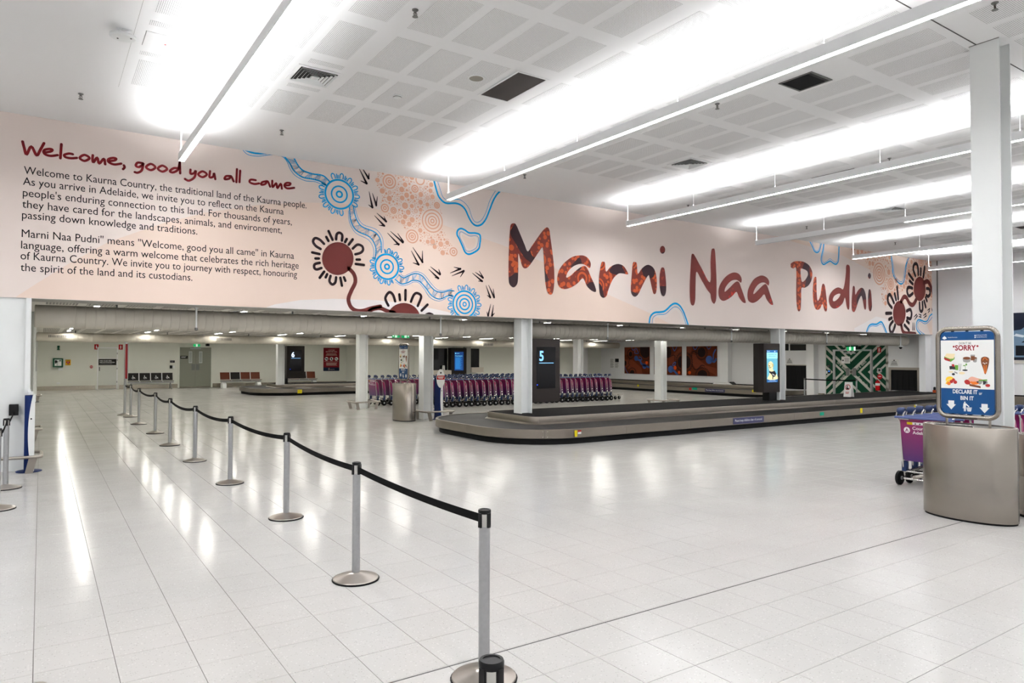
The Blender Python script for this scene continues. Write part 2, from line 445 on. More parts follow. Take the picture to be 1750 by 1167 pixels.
# walls
struct('wall_back', MB().box(XL, XR, MY, MY+.72, ZB, ZC), M['white'])
struct('trim_4', MB().box(-.14, XR, MY+.72, MY+.86, 2.722, 2.74), M['slot'])
struct('trim_5', MB().box(-.14, XR, MY+.004, MY+.72, ZB-.006, ZB), M['beam'])
struct('wall_right', MB().box(XR, XR+.2, YN, YF2, 0, ZC), M['greywall'])
struct('wall_left', MB().box(XL-.2, XL, YN, MY+.4, 0, ZC), M['white'])
struct('wall_near', MB().box(XL, XR, YN-.2, YN, 0, ZC), M['white'])
struct('wall_left_front', MB().box(XL, -.19, MY+.03, MY+.25, 0, ZB), M['steelw'])
struct('trim_6', MB().box(-.2, -.135, MY-.03, MY+.32, 0, ZB), M['steelw'])
struct('wall_left_back', MB().box(-.6, -.4, MY+.25, YF, 0, ZC2), M['backwall'])
struct('wall_far', MB().box(-.6, XSTEP+.2, YF, YF+.2, 0, ZC2), M['backwall'])
struct('wall_step', MB().box(XSTEP, XSTEP+.2, YF2+.2, YF, 0, ZC2), M['backwall'])
struct('wall_far_right', MB().box(XSTEP, XR, YF2, YF2+.2, 0, ZC2), M['backwall'])
struct('wall_stub', MB().box(28.32, XR, MY+.06, MY+.3, .47, ZB), M['white'])
struct('trim_7', MB().box(XR-.012, XR, 13.02, 13.06, 0, ZC), M['tin'])
struct('trim_8', MB().box(XR-.35, XR, 18.05, 18.42, 0, ZC2), M['white'])            # pilasters on the right wall
struct('trim_9', MB().box(XR-.3, XR, 22.75, 23.25, 0, ZC2), M['white'])
struct('trim_10', MB().box(27.0, 27.5, YF2-.2, YF2, 0, ZC2), M['white'])
cb = struct('ceiling_back', MB().box(-.6, XR, MY+.86, YF, ZC2, ZC2+.15), M['backceil'])
pm = MB()
for i in range(46):
    for j in range(21):
        x, y = .3+i*.62, 14.6+j*1.31
        if x > 15.6 and y > 32: continue
        pm.box(x-.24, x+.24, y-.5, y+.5, ZC2-.0025, ZC2)
q = pm.build('perforated_panel', perforated('perforated_back', (196, 192, 184), .05, .016), cb, smooth=False); q['kind'] = 'stuff'
kick = mat('stainless_kick', (172, 164, 150), .22, 1)
def skirting(n, mb): struct('baseboard_%s' % n, mb, kick)
skirting('far', MB().box(-.4, 2.36, YF-.02, YF, 0, .22))
skirting('far_middle', MB().box(3.46, 6.28, YF-.02, YF, 0, .22))
skirting('far_right', MB().box(8.1, XSTEP, YF-.02, YF, 0, .22))
skirting('right', MB().box(XR-.02, XR, 17.75, 18.05, 0, .2))

# doors
d1 = struct('door_1', MB().box(2.44, 3.38, YF-.03, YF, 0, 2.22), M['white'])
fr = mat('door_white', (214, 216, 208), .5)
MB().bbox(2.49, 3.33, YF-.045, YF-.03, .02, 1.62, .003).build('leaf', fr, d1)
MB().bbox(2.49, 3.33, YF-.045, YF-.03, 1.64, 2.16, .003).build('transom_panel', fr, d1)
MB().box(2.5, 3.32, YF-.05, YF-.045, .03, .22).build('kick_plate', kick, d1)
MB().box(2.53, 2.56, YF-.075, YF-.045, .98, 1.18).build('handle', M['black'], d1)
h = MB()
for z in (.35, 1.05, 1.5, 1.85): h.box(3.335, 3.36, YF-.06, YF-.03, z, z+.09)
h.build('hinge', M['tin'], d1)
sg = MB().box(2.5, 3.31, YF-.055, YF-.045, 1.28, 1.6).build('sign_plate', ink('sign_black', (36, 34, 33)), d1)
P = Plane((2.5, YF-.057, 1.28), (1, 0, 0), (0, 0, 1))
Print(P, .001).text('FIRE HOSE REEL', .05, .2, width=.56, size=.08, bold=.01).text('FIRE EXTINGUISHER', .05, .115, width=.69, size=.08, bold=.01).rect(.05, .62, .06, .066).build('lettering', M['paper'], sg)
d2 = struct('door_2', MB().box(6.3, 6.37, YF-.06, YF, 0, 2.34).box(8.0, 8.07, YF-.06, YF, 0, 2.34).box(6.37, 8.0, YF-.06, YF, 2.26, 2.34), M['backwall'])
dg = mat('door_sage', (132, 134, 120), .45, noise=.01)
for x0, x1, vx in ((6.375, 7.183, 6.87), (7.187, 7.995, 7.4)):
    lf = MB().bbox(x0, x1, YF-.04, YF-.005, .01, 2.255, .003).build('leaf', dg, d2)
    MB().box(vx-.02, vx+.12, YF-.046, YF-.04, 1.4, 2.0).build('vision_panel', mat('vision_glass', (168, 172, 166), .1), lf)
    f2 = MB().box(vx-.03, vx-.02, YF-.05, YF-.04, 1.38, 2.02).box(vx+.12, vx+.13, YF-.05, YF-.04, 1.38, 2.02).box(vx-.03, vx+.13, YF-.05, YF-.04, 2.0, 2.02).box(vx-.03, vx+.13, YF-.05, YF-.04, 1.38, 1.4)
    f2.build('vision_frame', M['steelw'], lf)
    px0 = 6.98 if x0 < 7 else 7.21
    MB().box(px0, px0+.18, YF-.046, YF-.04, .98, 1.32).build('push_plate', M['tin'], lf)
    MB().box(x0+.01, x1-.01, YF-.047, YF-.04, .02, .06).build('kick_plate', kick, lf)
MB().bbox(6.9, 7.45, YF-.1, YF-.04, 2.16, 2.22).build('door_closer', M['alu'], d2)
sg = MB().box(6.4, 6.78, YF-.05, YF-.04, 1.62, 1.78).build('sign_plate', ink('sign_black2', (36, 34, 33)), d2)
Print(Plane((6.4, YF-.052, 1.62), (1, 0, 0), (0, 0, 1)), .001).rect(.04, .3, .1, .115).rect(.04, .26, .06, .075).build('lettering', M['paper'], sg)

# ------------------------------------------------------------------ luminaires of the hall
PXS = [1.84+4.925*k for k in range(-1, 6)]
PNAME = ['pendant outside', 'pendant nearest the welcome text', 'pendant above the start of the big red lettering', 'third pendant from the welcome text',
         'pendant with an unlit first length', 'fifth pendant from the welcome text', 'pendant closest to the right wall']
for k, x in enumerate(PXS):
    t = thing('pendant_light', 'long white linear light, the %s' % PNAME[k], 'light', (x, MY-.94, ZC), group='linear pendants in the hall')
    yend = -6.5
    ZT, ZL = 5.075, 4.955
    hs = MB().box(x-.046, x-.038, yend, MY-.94, ZL-.008, ZT).box(x+.038, x+.046, yend, MY-.94, ZL-.008, ZT)
    hs.box(x-.038, x+.038, MY-.948, MY-.94, ZL-.008, ZT).box(x-.038, x+.038, yend, yend+.008, ZL-.008, ZT)
    hs.box(x-.038, x+.038, yend+.008, MY-.948, ZL+.02, ZT-.03)
    hs.build('housing', M['fix'], t)
    a = MY-.95
    n = 0
    while a > yend+.1:
        b = max(a-4.06, yend+.01)
        off = (k == 4 and n == 0)
        MB().box(x-.0375, x+.0375, b+.004, a, ZL-.004, ZL+.004).build('diffuser', M['lampoff'] if off else M['lampdn'], t, smooth=False)
        MB().box(x-.032, x+.032, b+.004, a, ZT-.03, ZT-.022).build('uplight_lens', M['lampup'], t, smooth=False)
        a = b; n += 1
    for j in range(10):
        y = MY-.96-2.03*j
        if y < yend: break
        mb = MB()
        mb.tube([(x, y, ZC), (x, y, ZT-.02)], .0022, 6).lathe([(.006, ZT-.02), (.006, ZT+.03)], 8, (x, y, 0)).lathe([(.012, ZC-.03), (.015, ZC)], 10, (x, y, 0))
        mb.build('cable', M['steelw'], t)
        if j == 0:
            MB().tube([(x-.03, y+.01, ZC), (x-.005, y+.01, ZC-.08), (x-.012, y+.005, ZC-.3), (x-.018, y, ZT)], .007, 8).build('flex', M['steelw'], t)

# ceiling lights in the low baggage area
L0 = None; cols = 11
rows = [15.0, 18.0, 21.0, 24.0, 27.0, 29.7, 33.2, 36.4, 39.4]
for r, y in enumerate(rows):
    for c in range(cols):
        x = .82+2.53*c
        if x > 14.5 and y > 32: continue
        lab = 'slim white ceiling strip light in row %s behind the mural, %s from the left wall' % (['one','two','three','four','five','six','seven','eight','nine'][r], ordw(c))
        if L0 is None:
            L0 = thing('strip_light', lab, 'light', (x, y, ZC2), group='strip lights on the low ceiling', wc=False)
            MB().box(-.05, -.042, -.6, .6, -.045, 0).box(.042, .05, -.6, .6, -.045, 0).box(-.042, .042, -.6, -.592, -.045, 0).box(-.042, .042, .592, .6, -.045, 0).build('housing', M['fix'], L0)
            MB().box(-.042, .042, -.592, .592, -.042, -.03).build('diffuser', M['led'], L0, smooth=False)
        else: copy_tree(L0, (x, y, ZC2), lab)

# ------------------------------------------------------------------ columns
def column(x, y, z0, z1, lab, w=.155, name='column'):
    t = thing(name, lab, 'column', (x, y, z0))
    a = w; f = .02
    MB().box(x-a, x-a+f, y-a, y+a, z0, z1).build('flange', M['steelw'], t, smooth=False)
    MB().box(x+a-f, x+a, y-a, y+a, z0, z1).build('flange', M['steelw'], t, smooth=False)
    MB().box(x-a+f, x+a-f, y-.01, y+.01, z0, z1).build('web', M['steelw'], t, smooth=False)
    return t
IS = .462       # carousel island height
t = column(9.41, 3.65, 0, ZC, 'tall white steel column reaching the hall ceiling behind the steel bin')
MB().box(9.40-.157, 9.4-.15, 3.49, 3.81, ZC-.006, ZC).build('cap_strip', M['tin'], t)
column(9.46, 13.5, IS, ZB-.006, 'white steel column on the carousel beside the screen showing 5')
column(19.2, 13.43, IS, ZB-.006, 'white steel column on the carousel beside the dog picture screen')
column(9.15, 17.9, 0, ZC2, 'white steel column in front of the trolley row, beside the distant steel bin')
column(9.1, 22.6, 0, ZC2, 'white steel column ringed by a low rail left of the trolley row')
column(9.1, 32.4, IS, ZC2, 'white steel column on the far carousel beside the screen showing 6')
column(18.7, 17.95, 0, ZC2, 'white steel column ringed by a low rail in front of the brown paintings')
column(18.75, 22.7, 0, ZC2, 'white steel column behind the right half of the trolley row')
column(-.27, 18.0, 0, ZC2, 'white steel column at the left wall, nearest behind the mural')
column(-.27, 22.8, 0, ZC2, 'white steel column at the left wall, farther back')

# ------------------------------------------------------------------ spiral ducts
def duct(name, lab, x0, x1, y, z, r, pitch, wide):
    t = thing(name, lab, 'duct', (x0, y, z))
    prof = [(0.0, x0), (r*.9, x0), (r, x0+.01)]
    n = int((x1-x0)/pitch)
    for i in range(1, n):
        x = x0+i*pitch
        if i % wide in (1, 2, 3): continue
        prof += [(r, x-.014), (r+.007, x-.010), (r+.007, x+.002), (r-.003, x+.005), (r, x+.014)]
    prof += [(r, x1-.03), (r*.95, x1), (0, x1)]
    MB().lathe(prof, 28, (0, y, z), 'x').build('body', M['ducts'], t, ang=50)
    x = x0+1.2
    while x < x1:
        MB().box(x-.015, x+.015, y-.012, y+.012, z+r-.01, ZC2).build('hanger', M['tin'], t); x += 3.1
    return t
dn = duct('air_duct', 'large ribbed grey duct running along just behind the foot of the mural', -.1, 28.4, 14.12, 2.452, .193, .147, 34)
df = duct('air_duct', 'far ribbed grey duct along the back of the low baggage area', -.15, 28.3, 30.55, 2.46, .165, .16, 40)
for i, px in enumerate(((81, 115, 571.5, 577.5), (369, 397, 577, 582.5), (596, 611, 581.5, 586.5), (825, 843, 586, 591.2))):
    a, b = onY(px[0], px[2], 30.37), onY(px[1], px[3], 30.37)
    g = MB().box(a.x, b.x, 30.36, 30.42, b.z, a.z).build('grille_frame', M['ducts'], df)
    mb = MB(); nn = 14
    for k in range(nn):
        x = a.x+.03+(b.x-a.x-.06)*k/(nn-1); mb.box(x-.008, x+.008, 30.345, 30.36, b.z+.02, a.z-.02)
    mb.build('blade', M['ducts'], g)
    MB().box(a.x+.02, b.x-.02, 30.352, 30.36, b.z+.015, a.z-.015).build('grille_void', M['slot'], g)
POLES = [2.36, 7.44, 12.45, 17.5, 22.58]
for i, x in enumerate(POLES):
    t = thing('drop_pole', 'thin white drop pole in front of the ribbed duct, %s from the left' % ordw(i), 'pole', (x, 13.85, ZB), group='drop poles under the mural')
    MB().tube([(x, 13.85, ZB-.006), (x, 13.85, 2.31)], .016, 10).lathe([(.03, ZB-.03), (.03, ZB-.006)], 12, (x, 13.85, 0)).build('pole', M['steelw'], t)
    MB().lathe([(.012, 2.255), (.03, 2.27), (.028, 2.31)], 12, (x, 13.85, 0)).build('tip', M['tin'], t)
t = thing('dome_camera', 'white dome camera on a drop pole near the right end of the mural', 'camera', (27.55, 13.85, ZB))
MB().tube([(27.55, 13.85, ZB-.006), (27.55, 13.85, 2.26)], .02, 10).build('pole', M['steelw'], t)
MB().lathe([(.02, 2.27), (.075, 2.26), (.08, 2.21), (.06, 2.2)], 18, (27.55, 13.85, 0)).build('housing', M['steelw'], t)
MB().lathe([(.06, 2.2), (.05, 2.16), (.025, 2.135), (0, 2.13)], 18, (27.55, 13.85, 0)).build('dome', M['screenblk'], t)

# ------------------------------------------------------------------ the welcome mural (vinyl print on the wall above the opening)
mu = thing('welcome_mural', 'pale pink printed welcome mural with big red lettering above the opening', 'mural', (XL, MY, ZB))
MB().box(XL+.01, XR-.005, MY-.004, MY-.001, ZB, ZC-.002).build('panel', ink('vinyl_pale', (238, 224, 217), .5), mu)
WP = Plane((0, MY-.004, 0), (1, 0, 0), (0, 0, 1))
LIM = (XL+.01, XR-.005, ZB+.002, ZC-.004)
def wp(pts): return [(q.x, q.z) for q in (onY(x, y, MY) for x, y in pts)]
def pr(layer): return Print(WP, .0012*layer, LIM)
full = cr(0, 0, 1)
hill = ink('vinyl_peach', (238, 216, 202), .5)
p = pr(1)
p.fill(wp(full((29,506),(60,486),(116.5,451),(186,413),(280,381),(350,363.5),(450,349),(527,346),(590,348.5),(643,357),(753,383),(859,419),(930,449),(1035,501.6),(1109,534.5),(1150,556),(1100,570),(600,560),(20,520))))
p.build('hill_print', hill, mu); p = pr(1)
p.fill(wp(full((1300,395),(1370,417.5),(1405,427),(1440,437),(1486,461),(1505,478),(1520,500),(1545,520),(1570,520),(1580,545),(1600,600),(1640,600),(1640,430),(1500,420))))
p.build('hill_print', hill, mu)
p = pr(2)
p.fill(wp(full((455,525),(470,520),(513,512.7),(569,510.5),(640,512.7),(700,519),(765,533),(800,548),(700,560),(500,545))))
LIL = ink('vinyl_lilac', (242, 235, 233), .5); p.build('pale_hill_print', LIL, mu); p = pr(2)
p.fill(wp(full((1460,561),(1497,541),(1515,545),(1535,575),(1500,590),(1460,590))))
p.build('pale_hill_print', LIL, mu)

# peach dot painting
p = pr(3); rnd = random.Random(3)
def inside(pt, poly):
    c = False
    for i in range(len(poly)):
        (x1, y1), (x2, y2) = poly[i-1], poly[i]
        if (y1 > pt[1]) != (y2 > pt[1]) and pt[0] < (x2-x1)*(pt[1]-y1)/(y2-y1)+x1: c = not c
    return c
def dots(poly, motifs, sc, tries):
    used = []
    for pts, rads in motifs:
        (cx, cy), = wp([pts[0]]); ex = wp([(pts[0][0], pts[0][1]+1)])[0]; k = abs(ex[1]-cy)
        for r in rads: p.ring(cx, cy, r*k, max(.012*sc, .028*sc), 26)
        used.append((cx, cy, rads[0]*k+.03*sc))
    xs = [q[0] for q in poly]; ys = [q[1] for q in poly]
    for rmin, rmax, n, kind in ((.045, .06, tries//30, 'd'), (.04, .055, tries//30, 'r'), (.02, .03, tries//8, 'd'), (.009, .014, tries, 'd')):
        for _ in range(n):
            x, y = rnd.uniform(min(xs), max(xs)), rnd.uniform(min(ys), max(ys)); r = rnd.uniform(rmin, rmax)*sc
            if not inside((x, y), poly) or any((x-a)**2+(y-b)**2 < (r+c+.006*sc)**2 for a, b, c in used): continue
            used.append((x, y, r))
            if kind == 'd': p.disc(x, y, r, n=16 if r > .03 else 7)
            else:
                p.ring(x, y, r*.85, r*.3, 16)
                if rnd.random() < .5: p.ring(x, y, r*.35, r*.22, 12)
c1 = cr(640, 280, 9.725); c6 = cr(640, 380, 6.864); c7 = cr(1490, 430, 7.78)
dots(wp(full((643,288),(735,300),(742,340),(752,352),(757,375),(757,395),(768,412),(780,425),(783,436),(770,438),(755,432),(740,422),(720,415),(712,408),(695,395),(685,380),(672,376),(655,365),(650,350),(653,332),(645,322))),
     [(c1((245,295)), [v/9.725 for v in (110,62,22)]), (c1((670,415)), [v/9.725 for v in (55,22)]), (c1((170,735)), [v/9.725 for v in (62,25)]),
      (c1((315,775)), [v/9.725 for v in (46,20)]), (c1((505,695)), [v/9.725 for v in (42,18)]), (c1((960,950)), [v/9.725 for v in (185,128,75,30)]),
      (c6((440,165)), [v/6.864 for v in (74,42,15)]), (c6((925,345)), [v/6.864 for v in (46,18)]), (c1((755,270)), [v/9.725 for v in (75,)]), (c1((1035,690)), [v/9.725 for v in (45,18)])], 1, 5200)
dots(wp(full((1455,425),(1521,433),(1524,465),(1533,480),(1540,486),(1546,470),(1552,436),(1592,440),(1592,515),(1575,510),(1560,500),(1545,495),(1530,505),(1513,525),(1508,515),(1505,495),(1497,480),(1490,468),(1478,445))),
     [(c7((95,295)), [v/7.78 for v in (140,100,62,26)]), (c7((248,430)), [v/7.78 for v in (70,40,15)]), (c7((650,130)), [v/7.78 for v in (62,35,14)])], 1.9, 5200)
p.build('dot_print', ink('ink_peach', (222, 170, 144)), mu)['kind'] = 'stuff'

# blue rivers, waterholes and shorelines
BLUE = ink('ink_blue', (0, 152, 214)); BROWN = ink('ink_brown', (94, 41, 38)); DARK = ink('ink_dark', (38, 24, 28)); CRIM = ink('ink_crimson', (112, 22, 28))
bl = pr(3); lt = pr(3); wh = pr(3)
def done(pp, name, m):
    pp.build(name, m, mu); return pr(3)
c8 = cr(400, 240, 6.731); c2 = cr(400, 230, 3.537); c4 = cr(740, 300, 8.333); cA = cr(1370, 400, 15.91); cB = cr(1100, 510, 21.875); cD = cr(1460, 530, 12.5)
def S_(pp, pts, r, closed=False): pp.stroke(wp(pts), r, closed)
def hatch(a, b, n):
    A, _ = smooth(wp(a)); B, _ = smooth(wp(b))
    at = lambda L, t: L[min(len(L)-1, max(0, int(t*(len(L)-1))))]
    for i in range(n):
        t = i/n
        for q in range(4):
            u = t+q*.14/n; v = t+(.55+q*.14)/n if i % 2 else t-(.3-q*.14)/n
            lt.stroke([at(A, u), at(B, v)], .0045, sm=False)
r1a = c8((575,180),(640,265),(690,350),(780,420),(900,445),(990,470),(1055,515)); r1b = c8((690,205),(730,280),(790,345),(900,385),(1020,405),(1095,470))
S_(bl, r1a, .014); bl = done(bl, 'river_print', BLUE); S_(bl, r1b, .014); bl = done(bl, 'river_print', BLUE); hatch(r1a, r1b, 13)
S_(bl, c8((500,172),(560,190),(605,240),(650,340),(710,410),(820,465),(930,475),(1020,515)), .006); bl = done(bl, 'river_print', BLUE)
S_(bl, c8((95,105),(160,165),(280,182),(430,165),(520,178)), .006); bl = done(bl, 'river_print', BLUE); S_(bl, c8((130,112),(200,140),(280,152),(370,150)), .016)
bl = done(bl, 'river_print', BLUE)
r2a = c2((697,440),(705,520),(740,580),(820,620),(855,680),(853,745)); r2b = c2((720,430),(735,500),(770,555),(850,590),(885,640),(890,712))
S_(bl, r2a, .012); bl = done(bl, 'river_print', BLUE); S_(bl, r2b, .012); bl = done(bl, 'river_print', BLUE); hatch(r2a, r2b, 15)
S_(bl, c2((690,460),(697,530),(735,595),(810,635),(842,690),(840,745)), .005); bl = done(bl, 'river_print', BLUE); S_(bl, c2((728,430),(747,500),(782,545),(860,575),(897,630),(898,700)), .005)
bl = done(bl, 'river_print', BLUE)
r3a = c6((285,615),(340,650),(400,625),(480,600),(560,630),(640,730),(710,800),(790,820),(880,800),(930,805)); r3b = c6((240,668),(310,720),(380,710),(450,680),(530,695),(600,770),(670,860),(760,900),(850,865),(900,858))
S_(bl, r3a, .012); bl = done(bl, 'river_print', BLUE); S_(bl, r3b, .012); bl = done(bl, 'river_print', BLUE); hatch(r3a, r3b, 17)
S_(bl, c6((305,605),(345,632),(400,605),(490,578),(580,615),(660,715),(730,785),(800,803),(905,778)), .005); bl = done(bl, 'river_print', BLUE); S_(bl, c6((248,702),(320,742),(400,725),(455,700),(520,710),(580,780),(650,880),(750,922),(832,893)), .005)
bl = done(bl, 'river_print', BLUE)
def sunburst(pp, cx, cz, r0, r1, lw, n, skip):
    """little U shapes and dashes around a waterhole"""
    for i in range(n):
        a = 2*PI*i/n
        if any(abs((a-b+PI) % (2*PI)-PI) < c for b, c in skip): continue
        pol = lambda r, t: (cx+r*math.cos(t), cz+r*math.sin(t))
        if i % 2 == 0:
            d = .42*2*PI/n; e = d*.9; m = r1-.35*(r1-r0)
            pp.stroke([pol(r0, a-d), pol(m, a-e), pol(r1, a-e*.35), pol(r1, a+e*.35), pol(m, a+e), pol(r0, a+d)], lw)
        else:
            for s_ in (-.16, .16): pp.stroke([pol(r0, a+s_*2*PI/n), pol(r0+(r1-r0)*(.55 if s_ < 0 else .8), a+s_*2*PI/n)], lw)
for (q,), rr, ppx, skip in ((wp(c8((1210,620))), [(165,22),(92,18),(33,20)], 6.731, ((2.35,.3),(-.95,.3))),
                        (wp(c6((145,520))), [(146,22),(80,18),(28,20)], 6.864, ((2.2,.32),(-.75,.32))),
                        (wp(c6((1055,960))), [(154,20),(108,18),(64,18),(22,14)], 6.864, ((2.35,.25),))):
    k = abs(onY(700, 400, MY).z-onY(700, 401, MY).z) if q[0] > 9 else None
    x0, y0, _ = proj((q[0], MY, q[1])); k = abs(onY(x0, y0, MY).z-onY(x0, y0+1, MY).z)
    for r, wd in rr: bl.ring(q[0], q[1], r/ppx*k, wd/ppx*k, 44); bl = done(bl, 'waterhole_ring', BLUE)
    R0 = rr[0][0]/ppx*k
    sunburst(bl, q[0], q[1], R0*1.13, R0*1.46, .011, 26, skip)
    bl.build('waterhole_fringe', BLUE, mu)['kind'] = 'stuff'; bl = pr(3)
def shore(th, r, thin=None, rt=.006, closed=False, dot=None):
    global bl
    S_(bl, th, r, closed)
    if thin: S_(bl, thin, rt, closed)
    if dot:
        D, _ = smooth(wp(dot), None, closed, 9)
        for i in range(0, len(D), 2): wh.disc(D[i][0], D[i][1], .009*r/.02, n=7)
    bl = done(bl, 'shore_print', BLUE)
shore(c4((8,60),(45,200),(80,300),(140,370),(200,395),(320,395),(400,425),(460,490),(510,600),(560,680),(620,715),(690,695),(750,620),(800,500),(850,370),(900,280),(955,220)), .02,
      c4((60,75),(100,200),(130,290),(170,335),(240,350),(320,338),(380,345),(450,390),(510,470),(550,590),(590,655),(640,665),(700,620),(760,500),(810,350),(895,205)), .006,
      dot=c4((100,90),(130,190),(165,300),(260,310),(380,318),(480,370),(550,500),(580,600),(640,640),(690,580),(740,450),(790,310),(850,210)))
shore(c4((395,755),(450,775),(510,815),(600,820),(660,840),(672,890),(665,970),(650,1040),(590,1090),(510,1120),(455,1090),(415,1000),(370,900),(340,840),(350,780)), .02,
      c4((395,800),(450,825),(520,860),(600,855),(640,880),(640,950),(620,1020),(560,1065),(500,1080),(460,1055),(430,980),(390,900),(372,840)), .006, True,
      c4((405,830),(450,855),(520,885),(600,885),(615,920),(610,970),(580,1030),(510,1055),(465,1020),(440,950),(405,880)))
shore(cB((200,960),(210,850),(235,710),(300,600),(420,525),(600,510),(760,480),(880,390),(1010,260),(1120,195),(1230,195),(1340,270),(1430,400),(1520,590),(1660,1000)), .026,
      cB((310,960),(340,730),(440,630),(560,600),(740,595),(850,550),(1000,410),(1100,330),(1200,315),(1300,360),(1400,480),(1480,650),(1580,980)), .009,
      dot=cB((390,900),(380,780),(470,700),(700,690),(860,660),(1000,540),(1100,440),(1200,400),(1300,480),(1400,640),(1480,860)))
shore(cA((215,190),(290,350),(340,460),(400,500),(460,475),(500,380),(530,240)), .022, cA((270,210),(320,350),(365,445),(410,462),(450,430),(485,330),(495,250)), .008)
shore(cA((595,250),(575,420),(540,580),(525,700),(550,790),(600,825),(680,780),(770,735),(850,790),(920,820),(970,780),(1000,680),(1012,320)), .024,
      cA((605,270),(595,450),(565,600),(560,720),(600,775),(680,735),(765,675),(850,735),(920,770),(965,720),(990,600),(1000,330)), .008)
shore(c7((250,40),(268,180),(280,300),(330,390),(385,430),(425,390),(445,260),(455,180),(490,75)), .028, c7((262,60),(284,190),(297,300),(340,370),(385,402),(412,370),(430,250),(470,90)), .01)
shore(cD((245,500),(300,350),(370,300),(470,300),(560,250),(610,300),(700,510)), .03, cD((275,480),(320,370),(380,335),(470,340),(560,295),(600,340),(660,480)), .011)
shore(cD((1440,540),(1340,430),(1320,330),(1340,230),(1390,205),(1500,245),(1560,220),(1610,120),(1680,70)), .026, cD((1500,520),(1380,430),(1345,330),(1365,255),(1410,240),(1500,290),(1580,250),(1680,120)), .012)
lt.build('river_hatching', ink('ink_light_blue', (140, 188, 228)), mu)['kind'] = 'stuff'; wh.build('white_dots', ink('ink_white', (240, 236, 233)), mu)['kind'] = 'stuff'

# brown suns with dark U shapes and the emu tracks
br = pr(4); dk = pr(5)
cS = cr(510, 380, 6.864)
br.fill(wp(cS(*[(460+185*math.cos(a), 425+193*math.sin(a)) for a in [2*PI*i/36 for i in range(36)]])))
S_(br, cS((590,540),(650,610),(665,700),(620,800),(588,880),(590,940),(620,1000),(680,1035),(760,1035),(860,1005),(960,985)), .04)
br.build('sun_print', BROWN, mu); br = pr(4)
br.fill(wp(c6(*[(340+195*math.cos(a), 1130+185*math.sin(a)) for a in [2*PI*i/36 for i in range(36)]])))
S_(br, c6((-60,1035),(0,1012),(70,1008),(150,1040),(230,1060)), .04)
U1 = [((298,252),(250,205),(195,185),(170,225),(200,275),(258,312)), ((325,172),(350,218)), ((352,103),(398,205)), ((440,200),(448,140),(480,122),(512,150),(507,215)),
      ((565,195),(545,232)), ((635,200),(588,262)), ((635,308),(690,262),(745,280),(755,325),(725,358),(665,375)), ((680,437),(720,437)), ((670,488),(765,500)),
      ((160,353),(245,372)), ((198,424),(238,424)), ((248,475),(190,492),(185,535),(215,552),(268,535)), ((300,578),(248,650)), ((335,608),(318,645)),
      ((375,628),(362,690),(395,728),(430,705),(440,645)), ((490,650),(508,742)), ((532,645),(548,685))]
def mark(pts, r):
    pp = pr(5); S_(pp, pts, r); pp.build('ray_mark', DARK, mu)
for q in U1: mark(cS(*q), .026)
for q in [((160,975),(125,890),(170,820),(215,850),(240,925)), ((290,845),(297,910)), ((362,795),(360,910)), ((425,930),(460,850),(500,830),(545,870),(505,980)), ((620,965),(550,1035)), ((600,1085),(640,1070),(680,1085))]:
    mark(c6(*q), .028)
br.build('sun_print', BROWN, mu); br = pr(4)
for cx, cy, rx, ry in ((362, 820, 84, 167), (632, 495, 79, 162)):
    br.fill(wp(c7(*[(cx+rx*math.cos(a), cy+ry*math.sin(a)) for a in [2*PI*i/36 for i in range(36)]])))
S_(br, c7((690,415),(735,395),(770,440),(805,545)), .09); S_(br, c7((385,665),(420,605),(455,612),(500,690),(545,705),(585,640)), .085); S_(br, c7((388,975),(405,1050),(440,1085),(500,1088),(575,1095)), .08)
for q in [((262,745),(215,680),(210,600),(235,570),(260,610),(290,680)), ((300,560),(318,640)), ((332,470),(347,630)), ((185,820),(255,818)), ((225,900),(262,880)),
          ((275,925),(235,990),(240,1060),(270,1070),(300,1000),(305,975)), ((460,790),(505,770),(525,820),(510,890),(465,880)), ((460,920),(490,950)), ((430,975),(490,1045)),
          ((487,295),(545,375)), ((500,390),(540,430)), ((575,320),(548,240),(555,180),(580,160),(605,190),(615,305)), ((648,225),(645,310)), ((698,205),(680,340)),
          ((535,485),(480,475),(465,530),(490,590),(540,555)), ((725,490),(760,500),(770,560),(745,595),(722,580)), ((712,610),(728,655)), ((692,655),(712,735)), ((630,680),(635,770),(655,795),(672,760),(668,670))]:
    mark(c7(*q), .062)
def track(c, quads, k=1):
    pp = pr(5)
    for i, q in enumerate(quads): S_(pp, c(*q), [.005*k, .024*k] if i < 2 else [.006*k, .018*k])
    pp.build('emu_track', DARK, mu)
for q in [[((150,125),(280,260)), ((185,105),(330,235)), ((270,130),(335,225)), ((225,260),(285,255))],
          [((430,335),(515,495)), ((448,295),(560,465)), ((560,335),(560,465)), ((450,475),(515,495))],
          [((635,550),(745,655)), ((655,520),(765,610)), ((750,550),(770,605)), ((705,645),(750,655))],
          [((885,595),(1005,545)), ((905,628),(1045,570)), ((930,525),(1005,545)), ((1005,640),(1045,575))],
          [((1145,595),(1260,690)), ((1180,585),(1270,650)), ((1225,570),(1270,645)), ((1215,688),(1262,690))],
          [((1305,740),(1355,880)), ((1335,735),(1400,880)), ((1390,780),(1403,878)), ((1320,855),(1355,880))],
          [((1360,960),(1330,1095)), ((1393,970),(1375,1095)), ((1315,1050),(1328,1095)), ((1405,1065),(1378,1095))]]: track(c6, q)
for q in [[((755,205),(800,295)), ((772,200),(812,265)), ((815,235),(812,265)), ((765,280),(800,297))], [((815,345),(835,440)), ((835,355),(858,425)), ((865,375),(858,430)), ((812,425),(835,442))],
          [((848,490),(905,550)), ((862,475),(918,525)), ((905,495),(918,525)), ((875,548),(908,552))]]: track(c2, q)
